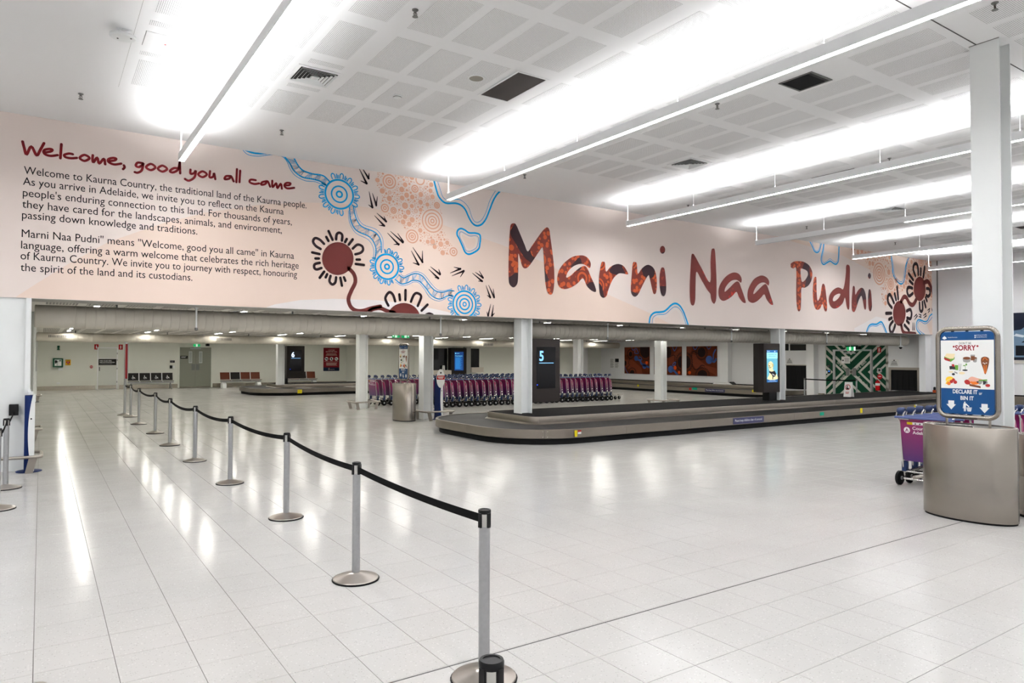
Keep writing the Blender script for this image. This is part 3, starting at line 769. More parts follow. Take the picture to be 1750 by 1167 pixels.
for q in [((555,870),(590,835)), ((565,905),(600,855)), ((620,830),(650,845)), ((620,862),(650,870)), ((680,850),(715,825)), ((685,882),(720,852)), ((735,780),(765,760)), ((745,812),(762,785)), ((790,750),(800,785)), ((540,945),(540,1040)), ((557,945),(560,1040))]:
    pp = pr(5); S_(pp, c7(*q), [.012, .03]); pp.build('emu_track', DARK, mu)
br.build('sun_print', BROWN, mu)

# the heading in brush script
h1 = cr(30, 230, 8.75); h2 = cr(220, 260, 5.833)
def H(c, *pts, r=.0195, cl=False): hd = pr(3); hd.stroke(wp(c(*pts)), r, cl); hd.build('letter', CRIM, mu)
H(h1,(75,105),(100,200),(135,300),(205,178),(285,312),(340,230),(395,130)); H(h1,(420,268),(500,252),(520,228),(480,216),(410,228),(390,262),(420,300),(500,320),(598,308))
H(h1,(655,145),(640,355)); H(h1,(825,295),(770,285),(700,305),(720,340),(800,355),(885,350)); H(h1,(1000,305),(930,350),(1000,395),(1075,352),cl=True)
H(h1,(1125,310),(1120,370),(1135,415),(1190,345),(1220,435),(1290,362),(1310,445)); H(h1,(1375,397),(1450,387),(1475,362),(1430,350),(1365,365),(1352,400),(1400,435),(1460,448),(1548,435)); H(h1,(1590,462),(1600,490),(1577,518))
H(h2,(140,112),(90,105),(70,135),(100,150),(140,125),(145,112),(130,180),(90,205),(60,200)); H(h2,(220,118),(172,150),(220,180),(265,152),cl=True); H(h2,(335,135),(290,165),(335,195),(382,168),cl=True)
H(h2,(500,165),(450,160),(410,190),(440,203),(490,175),(508,105)); H(h2,(508,100),(512,212))
H(h2,(615,175),(615,215),(650,210),(668,185),(655,250),(600,285),(560,268)); H(h2,(735,192),(692,222),(735,250),(778,222),cl=True); H(h2,(810,190),(805,250),(840,245),(850,210),(862,270))
H(h2,(1020,240),(970,240),(955,270),(1000,265),(1020,242),(1045,292)); H(h2,(1078,170),(1072,300)); H(h2,(1110,185),(1103,300))
H(h2,(1265,280),(1215,275),(1205,300),(1250,318),(1298,312)); H(h2,(1378,290),(1330,300),(1320,325),(1360,318),(1383,290),(1408,345)); H(h2,(1430,285),(1432,350),(1470,310),(1480,360),(1515,315),(1525,365))
H(h2,(1555,332),(1600,329),(1610,310),(1570,308),(1550,335),(1580,362),(1648,356))
tx = pr(3)
for txt, a, b in (("Welcome to Kaurna Country, the traditional land of the Kaurna people.", (40.7,297), (523.6,356.4)),
                  ("As you arrive in Adelaide, we invite you to reflect on the Kaurna", (39.2,316.2), (484.5,366.6)),
                  ("people's enduring connection to this land. For thousands of years,", (38.9,335.4), (498.5,384.5)),
                  ("they have cared for the landscapes, animals, and environment,", (37.9,354.5), (481.5,399)),
                  ("passing down knowledge and traditions.", (37.5,373.7), (337,400.5)),
                  ('Marni Naa Pudni" means "Welcome, good you all came" in Kaurna', (37,404.8), (502.3,442.6)),
                  ("language, offering a warm welcome that celebrates the rich heritage", (36,423.7), (510.3,459.8)),
                  ("of Kaurna Country. We invite you to journey with respect, honouring", (35,443.5), (507.4,473.7)),
                  ("the spirit of the land and its custodians.", (35,462.7), (328.6,480))):
    (x0, z0), (x1, z1) = wp([a, b]); tx.text(txt, x0, (z0+z1)/2, size=.178, width=x1-x0)
tx.build('lettering', ink('ink_text', (20, 14, 16)), mu)

# the big words
def big(cc, outs, name, m):
    pp = pr(4)
    for o, hs in outs: pp.fill(wp(cc(*smooth(o, None, True, 4)[0])), [wp(cc(*smooth(hh, None, True, 4)[0])) for hh in hs])
    pp.build(name, m, mu)
def dot_(cx, cy, rx, ry): return [(cx+rx*math.cos(2*PI*i/12), cy+ry*math.sin(2*PI*i/12)) for i in range(12)]
mm = letter_material('dotwork_orange', (112, 44, 34), (190, 84, 46), (46, 27, 33), .9, .6)
big(cr(860,375,8.34), [([(105,75),(140,55),(180,75),(240,210),(300,355),(345,455),(400,385),(480,270),(560,160),(620,112),(655,150),(670,260),(700,480),(722,700),(725,900),(705,1040),(670,1073),(630,1040),(600,920),(585,720),(570,480),(555,400),(520,440),(420,590),(350,680),(300,697),(265,660),(240,570),(212,490),(212,700),(205,880),(180,945),(140,968),(95,935),(75,870),(72,650),(80,350),(92,150)], [])], 'letter', mm)
ca = cr(945,415,8.75)
big(ca, [([(552,372),(562,310),(530,240),(470,195),(400,187),(300,205),(210,260),(130,340),(80,430),(60,540),(75,630),(120,680),(190,690),(280,660),(370,600),(445,530),(500,640),(560,705),(620,735),(642,715),(620,630),(570,520),(520,400),(490,356),(460,345),(400,370),(330,425),(260,490),(205,520),(195,495),(230,420),(290,360),(370,322),(440,317),(490,338),(530,370)], [])], 'letter', mm)
big(ca, [([(720,300),(745,282),(775,300),(790,430),(850,365),(920,325),(990,318),(1060,355),(1120,455),(1105,472),(1050,460),(980,460),(910,520),(860,610),(820,720),(800,790),(755,822),(710,795),(690,720),(685,560),(695,430)], [])], 'letter', mm)
big(ca, [([(1190,310),(1220,287),(1250,310),(1265,460),(1320,390),(1380,340),(1430,330),(1490,365),(1530,440),(1550,570),(1545,710),(1525,765),(1495,750),(1470,650),(1440,520),(1425,485),(1380,550),(1320,670),(1270,770),(1220,806),(1175,770),(1160,690),(1170,520)], [])], 'letter', mm)
mi = letter_material('dotwork_brown', (104, 40, 36), (136, 54, 42), (46, 27, 33), .4, .55)
big(ca, [([(1610,390),(1635,367),(1665,395),(1685,550),(1690,690),(1675,775),(1645,797),(1615,760),(1592,650),(1590,500)], []), (dot_(1635,104,40,58), [])], 'letter', mi)
cn = cr(1170,420,10.606)
mn = letter_material('dotwork_red', (108, 44, 40), (168, 46, 38), (108, 44, 40), .36, .9)
big(cn, [([(120,170),(145,145),(180,180),(300,400),(455,665),(465,300),(480,90),(510,50),(545,90),(565,400),(575,700),(570,950),(545,1035),(525,1050),(490,1010),(470,940),(460,870),(400,790),(300,620),(210,470),(195,700),(190,960),(170,1060),(140,1083),(110,1050),(92,950),(88,700),(105,350)], [])], 'letter', mn)
big(cn, [([(1018,670),(1030,600),(990,520),(920,485),(840,495),(740,560),(650,680),(610,800),(620,930),(680,995),(760,980),(860,910),(935,835),(980,930),(1040,1015),(1090,1038),(1103,1010),(1070,900),(1020,760),(988,672),(950,645),(900,670),(820,750),(740,825),(720,820),(740,750),(800,670),(860,627),(930,617),(980,642)], [])], 'letter', mn)
big(cn, [([(1516,720),(1528,650),(1490,580),(1410,540),(1330,555),(1240,620),(1160,760),(1135,880),(1150,990),(1220,1035),(1300,1010),(1380,940),(1440,880),(1480,970),(1540,1050),(1590,1073),(1598,1040),(1565,940),(1520,800),(1490,722),(1460,693),(1410,720),(1330,800),(1260,870),(1240,862),(1265,790),(1320,712),(1380,672),(1440,667),(1490,698)], [])], 'letter', mn)
cp = cr(1340,430,10.606)
mp = letter_material('dotwork_mixed', (112, 46, 38), (188, 88, 54), (48, 28, 34), .66, .66)
big(cp, [([(115,260),(120,215),(180,180),(260,172),(350,185),(440,240),(495,330),(508,410),(490,520),(440,610),(370,655),(310,662),(305,850),(295,1030),(270,1083),(240,1050),(220,900),(215,700),(215,312),(160,305),(120,285)], [[(298,315),(300,450),(315,540),(350,540),(400,480),(428,410),(410,350),(350,318)]])], 'letter', mp)
big(cp, [([(540,480),(565,455),(582,490),(585,700),(602,890),(650,800),(680,620),(705,580),(735,620),(755,760),(775,950),(772,1050),(755,1085),(725,1060),(690,950),(650,1030),(600,1055),(555,1020),(525,900),(515,720),(525,560)], [])], 'letter', mp)
big(cp, [([(1120,260),(1150,235),(1185,270),(1190,400),(1180,700),(1180,1000),(1160,1052),(1130,1000),(1100,835),(1060,930),(980,1010),(900,1033),(840,990),(808,890),(820,790),(880,700),(960,650),(1020,660),(1065,680),(1095,560),(1115,380)], [[(880,860),(910,800),(980,762),(1016,772),(990,830),(930,888),(890,898)]])], 'letter', mn)
big(cp, [([(1240,640),(1258,620),(1278,650),(1287,780),(1330,710),(1390,655),(1440,680),(1475,780),(1485,920),(1480,1030),(1465,1052),(1445,1020),(1420,880),(1395,800),(1350,880),(1310,1000),(1285,1070),(1258,1095),(1225,1050),(1220,880),(1230,750)], [])], 'letter', mi)
big(cp, [([(1525,720),(1545,680),(1570,720),(1582,850),(1588,990),(1575,1065),(1555,1080),(1530,1040),(1518,880)], []), (dot_(1543,440,26,52), [])], 'letter', mi)

# ------------------------------------------------------------------ baggage carousels
def rounded(poly, r, closed=False, n=9):
    """points with outward (left-hand) normals along a polyline with rounded corners"""
    out = []; k = len(poly); P = [Vector(p) for p in poly]
    for i in range(k):
        if not closed and i in (0, k-1):
            d = (P[1]-P[0]) if i == 0 else (P[-1]-P[-2]); d.normalize(); out.append((P[i], Vector((-d.y, d.x)))); continue
        a, b, c = P[i-1], P[i], P[(i+1) % k]; d1 = (b-a).normalized(); d2 = (c-b).normalized()
        n1 = Vector((-d1.y, d1.x)); n2 = Vector((-d2.y, d2.x)); ctr = b-d1*r-n1*r
        a1, a2 = math.atan2(n1.y, n1.x), math.atan2(n2.y, n2.x); da = (a2-a1+PI) % (2*PI)-PI
        for j in range(n+1):
            t = a1+da*j/n; nn = Vector((math.cos(t), math.sin(t))); out.append((ctr+nn*r, nn))
    if closed: out.append(out[0])
    return out
def resample(path, step):
    out = []
    for i in range(len(path)-1):
        (p, n), (q, m) = path[i], path[i+1]; k = max(1, int((q-p).length/step))
        for j in range(k):
            t = j/k; out.append((p.lerp(q, t), n.lerp(m, t).normalized()))
    out.append(path[-1]); return out
def carousel(name, lab, poly, closed=False, panel=2.0, wd=1.25, cap=None):
    path = resample(rounded(poly, .32, closed), .25)
    t = thing(name, lab, 'carousel', (path[0][0].x, path[0][0].y, 0))
    off = lambda d: [p+n*d for p, n in path]
    def strip(prof, i0, i1, mb):
        vs = []; k = len(prof)
        for i in range(i0, i1+1):
            p, n = path[i]
            for d, z in prof: q = p+n*d; vs.append((q.x, q.y, z))
        fs = [(a*k+j, a*k+(j+1) % k, (a+1)*k+(j+1) % k, (a+1)*k+j) for a in range(i1-i0) for j in range(k)]
        fs += [tuple(range(k)), tuple(range((i1-i0)*k+k-1, (i1-i0)*k-1, -1))]
        mb.add(vs, fs); return mb
    # panels break about every `panel` metres, measured on the outer edge
    cuts = [0]; acc = 0; O = off(wd)
    for i in range(1, len(path)):
        acc += (O[i]-O[i-1]).length
        if acc > panel: cuts.append(i); acc = 0
    if cuts[-1] != len(path)-1: cuts.append(len(path)-1)
    rim = [(wd-.055, .312), (wd-.01, .318), (wd, .31), (wd, .135), (wd-.02, .125), (wd-.03, .125), (wd-.055, .29)]
    isl = [(-.03, .455), (-.02, .466), (-.002, .466), (0, .46), (0, .335), (.05, .306), (.06, .298), (-.03, .298)]
    for a, b in zip(cuts, cuts[1:]):
        def shrink(mb):   # leave a hairline joint at one end of each panel
            return mb
        p0 = path[a]; e = (path[a+1][0]-p0[0])
        path[a] = (p0[0]+e.normalized()*.004 if e.length > .01 else p0[0], p0[1])
        strip(rim, a, b, MB()).build('rim_panel', M['ssl'], t, ang=50)
        strip(isl, a, b, MB()).build('island_panel', M['ssl'], t, ang=50)
        path[a] = p0
        mb = MB()
        for i in (a, b):
            j = min(i+1, len(path)-1) if i == a else i-1
            dd = (path[j][0]-path[i][0]).normalized()*.05; p = path[i][0]+dd+path[i][1]*wd
            for z in (.165, .275):
                mb.tube([(p.x-path[i][1].x*.002, p.y-path[i][1].y*.002, z), (p.x+path[i][1].x*.003, p.y+path[i][1].y*.003, z)], .008, 6)
        mb.build('rivet', M['chrome'], t)['kind'] = 'stuff'
    strip([(wd-.09, 0), (wd-.09, .126), (wd-.12, .126), (wd-.12, 0)], 0, len(path)-1, MB()).build('skirt', M['rubber'], t, ang=50)
    mb = MB(); fine = resample(rounded(poly, .32, closed), .11)      # overlapping rubber slats
    for i in range(len(fine)-1):
        (p, n), (q, m) = fine[i], fine[i+1]
        a, b, c, d = p+n*.05, p+n*(wd-.05), q+m*(wd-.05), q+m*.05
        e = (q-p)*.35
        mb.add([(a.x,a.y,.296), (b.x,b.y,.296), (c.x+e.x,c.y+e.y,.303), (d.x+e.x,d.y+e.y,.303)], [(0,1,2,3)])
    mb.build('slat', M['belt'], t, smooth=False)['kind'] = 'stuff'
    top = [p-n*.02 for p, n in rounded(poly, .32, closed)]
    if closed: top = top[:-1]
    if cap: top += [Vector(c) for c in cap]
    MB().prism([(p.x, p.y) for p in top], lambda u, v, d: (u, v, d), .43, .462).build('carpet_top', M['carpet'], t, smooth=False)
    return t
k5 = carousel('baggage_carousel', 'long stainless baggage carousel with black carpeted island, nearest in front under the mural', [(XR-.06, 12.36), (8.95, 12.36), (8.95, 14.5), (XR-.06, 14.5)])
k6 = carousel('baggage_carousel', 'distant stainless baggage carousel beneath the screen showing 6', [(14.2, 32.85), (9.1, 32.85), (9.1, 34.95), (14.2, 34.95)], True)
k4 = carousel('baggage_carousel', 'stainless baggage carousel along the wall under the brown paintings', [(XR-.06, 19.75), (27.47, 19.75), (27.47, YF2-.06)], cap=[(XR-.06, YF2-.06)])
# notices and stickers on the carousel rims
P5 = Plane((0, 11.107, 0), (1, 0, 0), (0, 0, 1))
def p5(x, y): q = onY(x, y, 11.107); return q.x, q.z
pl = ink('plate_indigo', (62, 62, 92)); yl = ink('sticker_yellow', (214, 196, 30)); rd = ink('sticker_red', (170, 30, 30)); gn = ink('sticker_green', (20, 150, 120))
a, b = p5(1253, 714), p5(1305, 710.5)
pp = MB().box(a[0], b[0], 11.1, 11.109, .15, .3).build('notice_plate', pl, k5)
Print(Plane((a[0], 11.0995, .15), (1, 0, 0), (0, 0, 1)), .001).text('Please keep children clear of carousel.', (b[0]-a[0])/2, .055, width=(b[0]-a[0])*.9, size=.085, align='c').build('lettering', M['paper'], pp)
def sticker(x, y, wd, hg, m, par=k5, plane=P5, fn=p5):
    u, v = fn(x, y); Print(plane, .002).rect(u, u+wd, v-hg, v).build('sticker', m, par)
sticker(982, 735.5, .07, .13, yl); sticker(987.5, 735.5, .09, .035, rd); sticker(987.5, 737.5, .09, .05, M['paper'])
sticker(1470, 697.5, .12, .14, yl); sticker(1562, 691, .1, .15, yl); sticker(1563, 691, .15, .05, M['paper'])
sticker(1401, 704.5, .2, .09, gn)
u, v = p5(1395.5, 707.5)
MB().lathe([(.03, 0), (.03, .02), (.022, .03)], 14, (0, 0, 0), 'y').build('stop_button', rd, k5).location = Vector((u, 11.09, v))-k5.location
P4 = Plane((26.22, 0, 0), (0, -1, 0), (0, 0, 1))
def p4(x, y): q = onX(x, y, 26.21); return -q.y, q.z
a, b = p4(1205, 664), p4(1238.5, 666)
pp = MB().box(26.205, 26.215, -b[0], -a[0], .15, .295).build('notice_plate', pl, k4)
Print(Plane((26.204, -a[0], .15), (0, -1, 0), (0, 0, 1)), .001).text('Please keep children clear of carousel.', (b[0]-a[0])/2, .055, width=(b[0]-a[0])*.9, size=.085, align='c').build('lettering', M['paper'], pp)
for x, y, wd, m in ((1089, 657, .12, yl), (1183, 662, .3, gn), (1177.5, 662.5, .14, rd), (1285, 666, .2, yl)): sticker(x, y, wd, .11, m, k4, P4, p4)
P6 = Plane((0, 31.6, 0), (1, 0, 0), (0, 0, 1))
sticker(508.5, 666, .2, .16, yl, k6, P6, lambda x, y: (onY(x, y, 31.6).x, onY(x, y, 31.6).z))
# loose objects on the carousels
q = onX(1238, 655, 27.9)
t = thing('folded_board', 'pale folded board lying on the carpet of the carousel under the paintings', 'board', (27.9, q.y, .462))
MB().prism([(-.55,0),(.6,0),(.45,.07),(-.4,.09)], lambda u, v, d: (27.9+d, q.y-u, .463+v), -.2, .2).build('panel', M['paper'], t)
MB().prism([(.3,0),(.62,0),(.45,.13)], lambda u, v, d: (27.9+d, q.y-u, .464+v), -.15, .15).build('stay', M['black'], t)
q = onZ(1450.5, 678, IS)
t = thing('floor_sign', 'small white folding sign with red prohibition ring on the nearest carousel', 'sign', (q.x, q.y, IS))
for sg in (1, -1):
    MB().prism([(0,0),(.02,0),(.11,.5),(.09,.5)], lambda u, v, d, s=sg: (q.x-s*(.11-u), q.y+d, IS+.001+v), -.125, .125).build('leaf', M['paper'], t)
P = Plane((q.x-.115, q.y+.125, IS), Vector((0, -1, 0)), Vector((.18, 0, 1)).normalized())
Print(P, .004).ring(.125, .33, .085, .02).build('ring_print', rd, t)
Print(P, .004).disc(.11, .37, .02).fill([(.08,.26),(.17,.26),(.17,.31),(.12,.31),(.12,.35),(.08,.35)]).build('figure_print', M['black'], t)
Print(P, .005).rect(.06, .19, .15, .17).rect(.07, .18, .11, .13).build('lettering', rd, t)
t = thing('warning_beacon', 'small black and orange beacon at the wall end of the nearest carousel', 'beacon', (28.25, 12.95, IS))
MB().box(28.2, 28.3, 12.9, 13.0, IS, IS+.1).build('base', ink('beacon_orange', (180, 70, 30)), t)
MB().lathe([(.045, IS+.1), (.045, IS+.2), (.02, IS+.22), (0, IS+.22)], 14, (28.25, 12.95, 0)).build('head', M['black'], t)
t = thing('wall_guard', 'low steel guard strip with black top along the right wall behind trolleys', 'guard', (XR-.06, 8.0, 0))
MB().box(XR-.1, XR-.005, 4.0, 10.95, .0, .44).build('strip', M['ssl'], t); MB().box(XR-.12, XR-.005, 4.0, 10.95, .44, .48).build('top_edge', M['rubber'], t)

# ------------------------------------------------------------------ belt barriers
def make_stanchion(lab, loc):
    t = thing('stanchion', lab, 'barrier post', loc, group='belt barrier posts', wc=False)
    MB().lathe([(.183, .012), (.178, .02), (.12, .036), (.06, .052), (.04, .058), (.034, .062)], 32).build('base', M['ss'], t)
    MB().lathe([(.186, 0), (.188, .008), (.184, .014), (.17, .013)], 32).build('base_rim', M['rubber'], t)
    MB().tube([(0,0,.055), (0,0,.85)], .0315, 20).build('pole', M['alu'], t)
    MB().tube([(0,0,.85), (0,0,.922)], .0325, 20).build('head', M['chrome'], t)
    for k in range(4):
        a = k*PI/2+.2; c, s = math.cos(a), math.sin(a)
        mb = MB(); mb.add([(c*r-s*w_, s*r+c*w_, z) for z in (.845, .925) for r, w_ in ((.03,-.011),(.039,-.011),(.039,.011),(.03,.011))],
               [(0,3,2,1),(4,5,6,7),(0,1,5,4),(1,2,6,5),(2,3,7,6),(3,0,4,7)]); mb.build('belt_slot', M['black'], t)
    MB().lathe([(.036, .92), (.0365, .936), (.034, .942), (.026, .942), (.025, .939), (0, .939)], 24).build('cap', M['black'], t)
    return t
posts = [(827, 1160), (608, 990), (489, 885), (393, 826), (333, 788), (290, 761), (265, 740.5), (237, 725), (224, 712)]
pos = [(2.073, 3.331), (2.126, 5.375), (2.279, 7.828), (2.23, 10.368), (2.196, 12.87), (2.159, 15.396), (2.206, 17.94), (2.137, 20.52), (2.19, 23.1)]
st = [None]*9
for i, p in enumerate(pos):
    lab = '%s silver belt post of the long barrier, counted from the camera' % ordw(i)
    if i == 0: st[0] = make_stanchion(lab, (*p, 0))
    else: st[i] = copy_tree(st[0], (*p, 0), lab)
def belt(parent, a, b, sag, za=.885, zb=.885, name='belt'):
    """webbing from post a to post b, sagging"""
    a, b = Vector((*a, za)), Vector((*b, zb)); d = (b-a); d.z = 0; L = d.length; d.normalize(); n = Vector((-d.y, d.x, 0))*.0012
    a = a+d*.036; b = b-d*.036; vs = []; k = 16
    for i in range(k+1):
        t = i/k; c = a.lerp(b, t); c.z -= sag*4*t*(1-t)
        for o in (n+Vector((0,0,-.024)), n+Vector((0,0,.024)), -n+Vector((0,0,.024)), -n+Vector((0,0,-.024))): vs.append(c+o)
    fs = [(i*4+j, i*4+(j+1) % 4, i*4+4+(j+1) % 4, i*4+4+j) for i in range(k) for j in range(4)]+[(3,2,1,0), tuple(k*4+j for j in range(4))]
    r = parent.location.copy(); mb = MB(); mb.add(vs, fs); return mb.build(name, M['webbing'], parent, org=r)
for i in range(8): belt(st[i], pos[i], pos[i+1], .02+.012*min(i, 4))
p = onZ(840, 1127, .94)
copy_tree(st[0], (p.x, p.y, 0), 'closest silver belt post, only its black cap showing at the bottom edge', skip=('belt',))
lp = [(-.372, 11.62), (-.40, 10.1)]
l0 = copy_tree(st[0], (*lp[0], 0), 'silver belt post at the left edge, linked to the white pillar', skip=('belt',))
l1 = copy_tree(st[0], (*lp[1], 0), 'silver belt post at the left edge, nearer the camera than its neighbour', skip=('belt',))
belt(l1, lp[1], lp[0], .05)
t = thing('belt_box', 'black wall box holding a barrier belt on the white left pillar', 'belt box', (-.335, MY-.02, .95))
MB().bbox(-.395, -.275, MY-.09, MY+.03, .87, 1.04, .006).build('case', M['black'], t)
MB().box(-.35, -.32, MY-.1, MY-.09, .89, .95).build('clip', M['rubber'], t)
belt(t, lp[0], (-.335, MY-.05), .04, zb=.91)
# tall sign post at the far end of the barrier
p = onZ(213, 709); ps = (p.x, p.y)
t = thing('sign_post', 'tall post with a narrow red sign at the far end of the belt barrier', 'sign', (p.x, p.y, 0))
MB().lathe([(.2, .0), (.2, .012), (.14, .035), (.05, .055), (.035, .06)], 28, (p.x, p.y, 0)).build('base', M['ss'], t)
MB().tube([(p.x, p.y, .05), (p.x, p.y, 2.2)], .038, 16).build('pole', M['alu'], t)
MB().box(p.x-.012, p.x+.03, p.y-.28, p.y-.05, 1.1, 2.14).build('sign_panel', ink('sign_red', (150, 36, 44)), t)
MB().box(p.x+.031, p.x+.05, p.y-.29, p.y-.04, 1.08, 2.16).build('sign_back', M['alu'], t)
belt(st[8], pos[8], ps, .03)
q = [onZ(1463.8, 647.5, .94), onZ(1375, 645.5, .94)]
for i, lab in enumerate(('silver belt post in front of the green fire exit doors', 'reflective belt post in front of the black tunnel curtain')):
    s_ = copy_tree(st[0], (q[i].x, q[i].y, 0), lab, skip=('belt',)); q[i] = (q[i].x, q[i].y)
    if i == 0: belt(s_, q[0], (q[1][0], q[1][1]), .02)

# ------------------------------------------------------------------ luggage trolleys
mag = gradient_material('trolley_panel', (132, 22, 82), (60, 18, 88), .36, .92)
magside = gradient_material('trolley_side', (152, 14, 74), (54, 16, 82), .36, .9)
def make_trolley(lab, loc):
    t = thing('luggage_trolley', lab, 'luggage trolley', loc, wc=False)
    fr = MB()
    for s in (-1, 1):
        fr.tube([(.13, s*.335, .14), (.09, s*.335, .34), (.03, s*.345, .9), (-.02, s*.35, .965)], .013, 8)
        fr.tube([(.035, s*.34, .9), (.10, s*.335, .88), (.155, s*.33, .78), (.185, s*.325, .55), (.2, s*.32, .26)], .011, 8)
        fr.tube([(.1, s*.3, .2), (.5, s*.27, .24), (.92, s*.17, .2)], .014, 8)
        fr.tube([(.2, s*.325, .28), (.16, s*.33, .2)], .012, 8)
    fr.tube([(.92, -.17, .2), (.97, -.1, .2), (.98, 0, .2), (.97, .1, .2), (.92, .17, .2)], .014, 8)
    fr.tube([(.1, -.36, .1), (.1, .36, .1)], .016, 8); fr.tube([(.12, -.3, .2), (.12, .3, .2)], .014, 8)
    fr.tube([(.45, -.27, .235), (.45, .27, .235)], .01, 6); fr.tube([(.72, -.22, .22), (.72, .22, .22)], .01, 6)
    fr.build('frame', M['chrome'], t)
    MB().prism([(-.335,.93),(.335,.93),(.318,.37),(.30,.355),(-.30,.355),(-.318,.37)], lambda u, v, d: (.025+(.93-v)*.09+d, u, v), .0, .01).build('rear_panel', mag, t)
    for s in (-1, 1):
        MB().prism([(.045,.87),(.09,.86),(.135,.79),(.165,.62),(.178,.37),(.12,.37),(.085,.6),(.05,.85)], lambda u, v, d, s=s: (u, s*(.338+d), v), 0, .008).build('side_panel', magside, t)
        MB().bbox(.095, .165, s*.325-.035, s*.325+.035, .2, .345, .01).build('brake_box', M['navy'], t)
        MB().lathe([(.03, -.026), (.085, -.026), (.1, -.016), (.1, .016), (.085, .026), (.03, .026)], 22, (.1, s*.385, .1), 'y').build('wheel', M['rubber'], t)
        MB().lathe([(.0, -.03), (.028, -.03), (.028, .03), (.0, .03)], 14, (.1, s*.385, .1), 'y').build('hub', M['alu'], t)
        g = MB(); g.lathe([(0, -.05), (.04, -.05), (.052, -.035), (.052, .035), (.04, .05), (0, .05)], 16, (.06, s*.335, 1.045), 'y'); g.build('grip', M['navy'], t)
        MB().tube([(-.02, s*.365, .965), (.02, s*.375, 1.02), (.06, s*.38, 1.045)], .012, 8).tube([(-.02, s*.285, .965), (.02, s*.285, 1.02), (.06, s*.29, 1.045)], .012, 8).build('grip_bracket', M['chrome'], t)
    MB().tube([(-.02, -.385, .965), (-.02, .385, .965)], .017, 12).build('handle_bar', ink('handle_blue', (84, 96, 140), .3), t)
    MB().lathe([(.0, -.02), (.07, -.02), (.075, -.012), (.075, .012), (.07, .02), (0, .02)], 20, (.9, 0, .075), 'y').build('front_wheel', M['rubber'], t)
    MB().tube([(.93, 0, .2), (.9, .026, .14), (.9, .028, .075)], .01, 6).tube([(.9, -.028, .14), (.9, -.028, .075)], .01, 6).build('fork', M['alu'], t)
    return t
tr = make_trolley('first luggage trolley of the row beside the steel bin, its full purple rear panel showing', (10.0, 4.72, 0))
tr['group'] = 'trolleys parked behind the steel bin'
for k in range(1, 10): copy_tree(tr, (10.0+.268*k, 4.72+.004*(-1)**k, 0), '%s trolley of the row beside the steel bin, counted from its purple end panel' % ordw(k))
side_print = None
for k in range(31):
    lab = '%s trolley of the long front row, counted from the sanitiser stand' % ordw(k)
    o = copy_tree(tr, (11.68+.2575*k, 21.86+.03*math.sin(k*1.7), 0), lab, group='long front row of trolleys')
    o['far'] = 1
for k in range(33):
    lab = '%s trolley of the rear row, counted from the railed column' % ordw(k)
    copy_tree(tr, (9.98+.2575*k, 23.9+.03*math.sin(k*2.3), 0), lab, group='long rear row of trolleys')
# print on the trolley panels
rp = [c for c in tr.children if c.name.startswith('rear_panel')][0]
def rearprint(panel):
    P = Plane((.0, .335, .355), Vector((0, -1, 0)), Vector((-.09, 0, 1)).normalized()); P.o = Vector((.025+.575*.09, .335, .355))
    Print(P, .002).text('Courtesy of', .16, .445, size=.062, width=.33, bold=.012).text('Adelaide Airport', .16, .385, size=.062, width=.46, bold=.012).disc(.085, .435, .042).build('lettering', M['paper'], panel)
    Print(P, .0035).fill([(.06,.41),(.085,.465),(.11,.41),(.098,.41),(.085,.44),(.075,.41)]).build('logo_print', mag, panel)
    Print(P, .002).rect(.09, .6, .515, .55).build('sticker_strip', M['paper'], panel)
    Print(P, .003).rect(.09, .165, .515, .55).build('sticker', yl, panel)
    pp = Print(P, .003)
    for i in range(6): pp.fill([(.19+.06*i,.52),(.215+.06*i,.52),(.205+.06*i,.545)])
    pp.build('icon_print', M['black'], panel)
rearprint(rp)
for first in [o for o in bpy.data.objects if o.get('label', '').startswith('first trolley of the')]:
    rearprint([c for c in first.children if c.name.startswith('rear_panel')][0])
side_me = None
for o in [o for o in C.objects if o.get('far')]:
    sp = [c for c in o.children if c.name.startswith('side_panel')]
    sp = min(sp, key=lambda c: min(v.co.y for v in c.data.vertices))
    if side_me is None:
        P = Plane((0, -.3475, 0), (1, 0, 0), (0, 0, 1))
        x = Print(P, .001).disc(.133, .5, .022, n=12).rect(.128, .165, .375, .43); x.text('Courtesy of Adelaide', .145, .55, size=.032, width=.22, ang=PI/2*1.07); b = x.build('side_print', M['paper'], sp); b['kind'] = 'stuff'; side_me = b.data
    else: b = bpy.data.objects.new('side_print', side_me); C.objects.link(b); b.parent = sp; b['kind'] = 'stuff'
    del o['far']

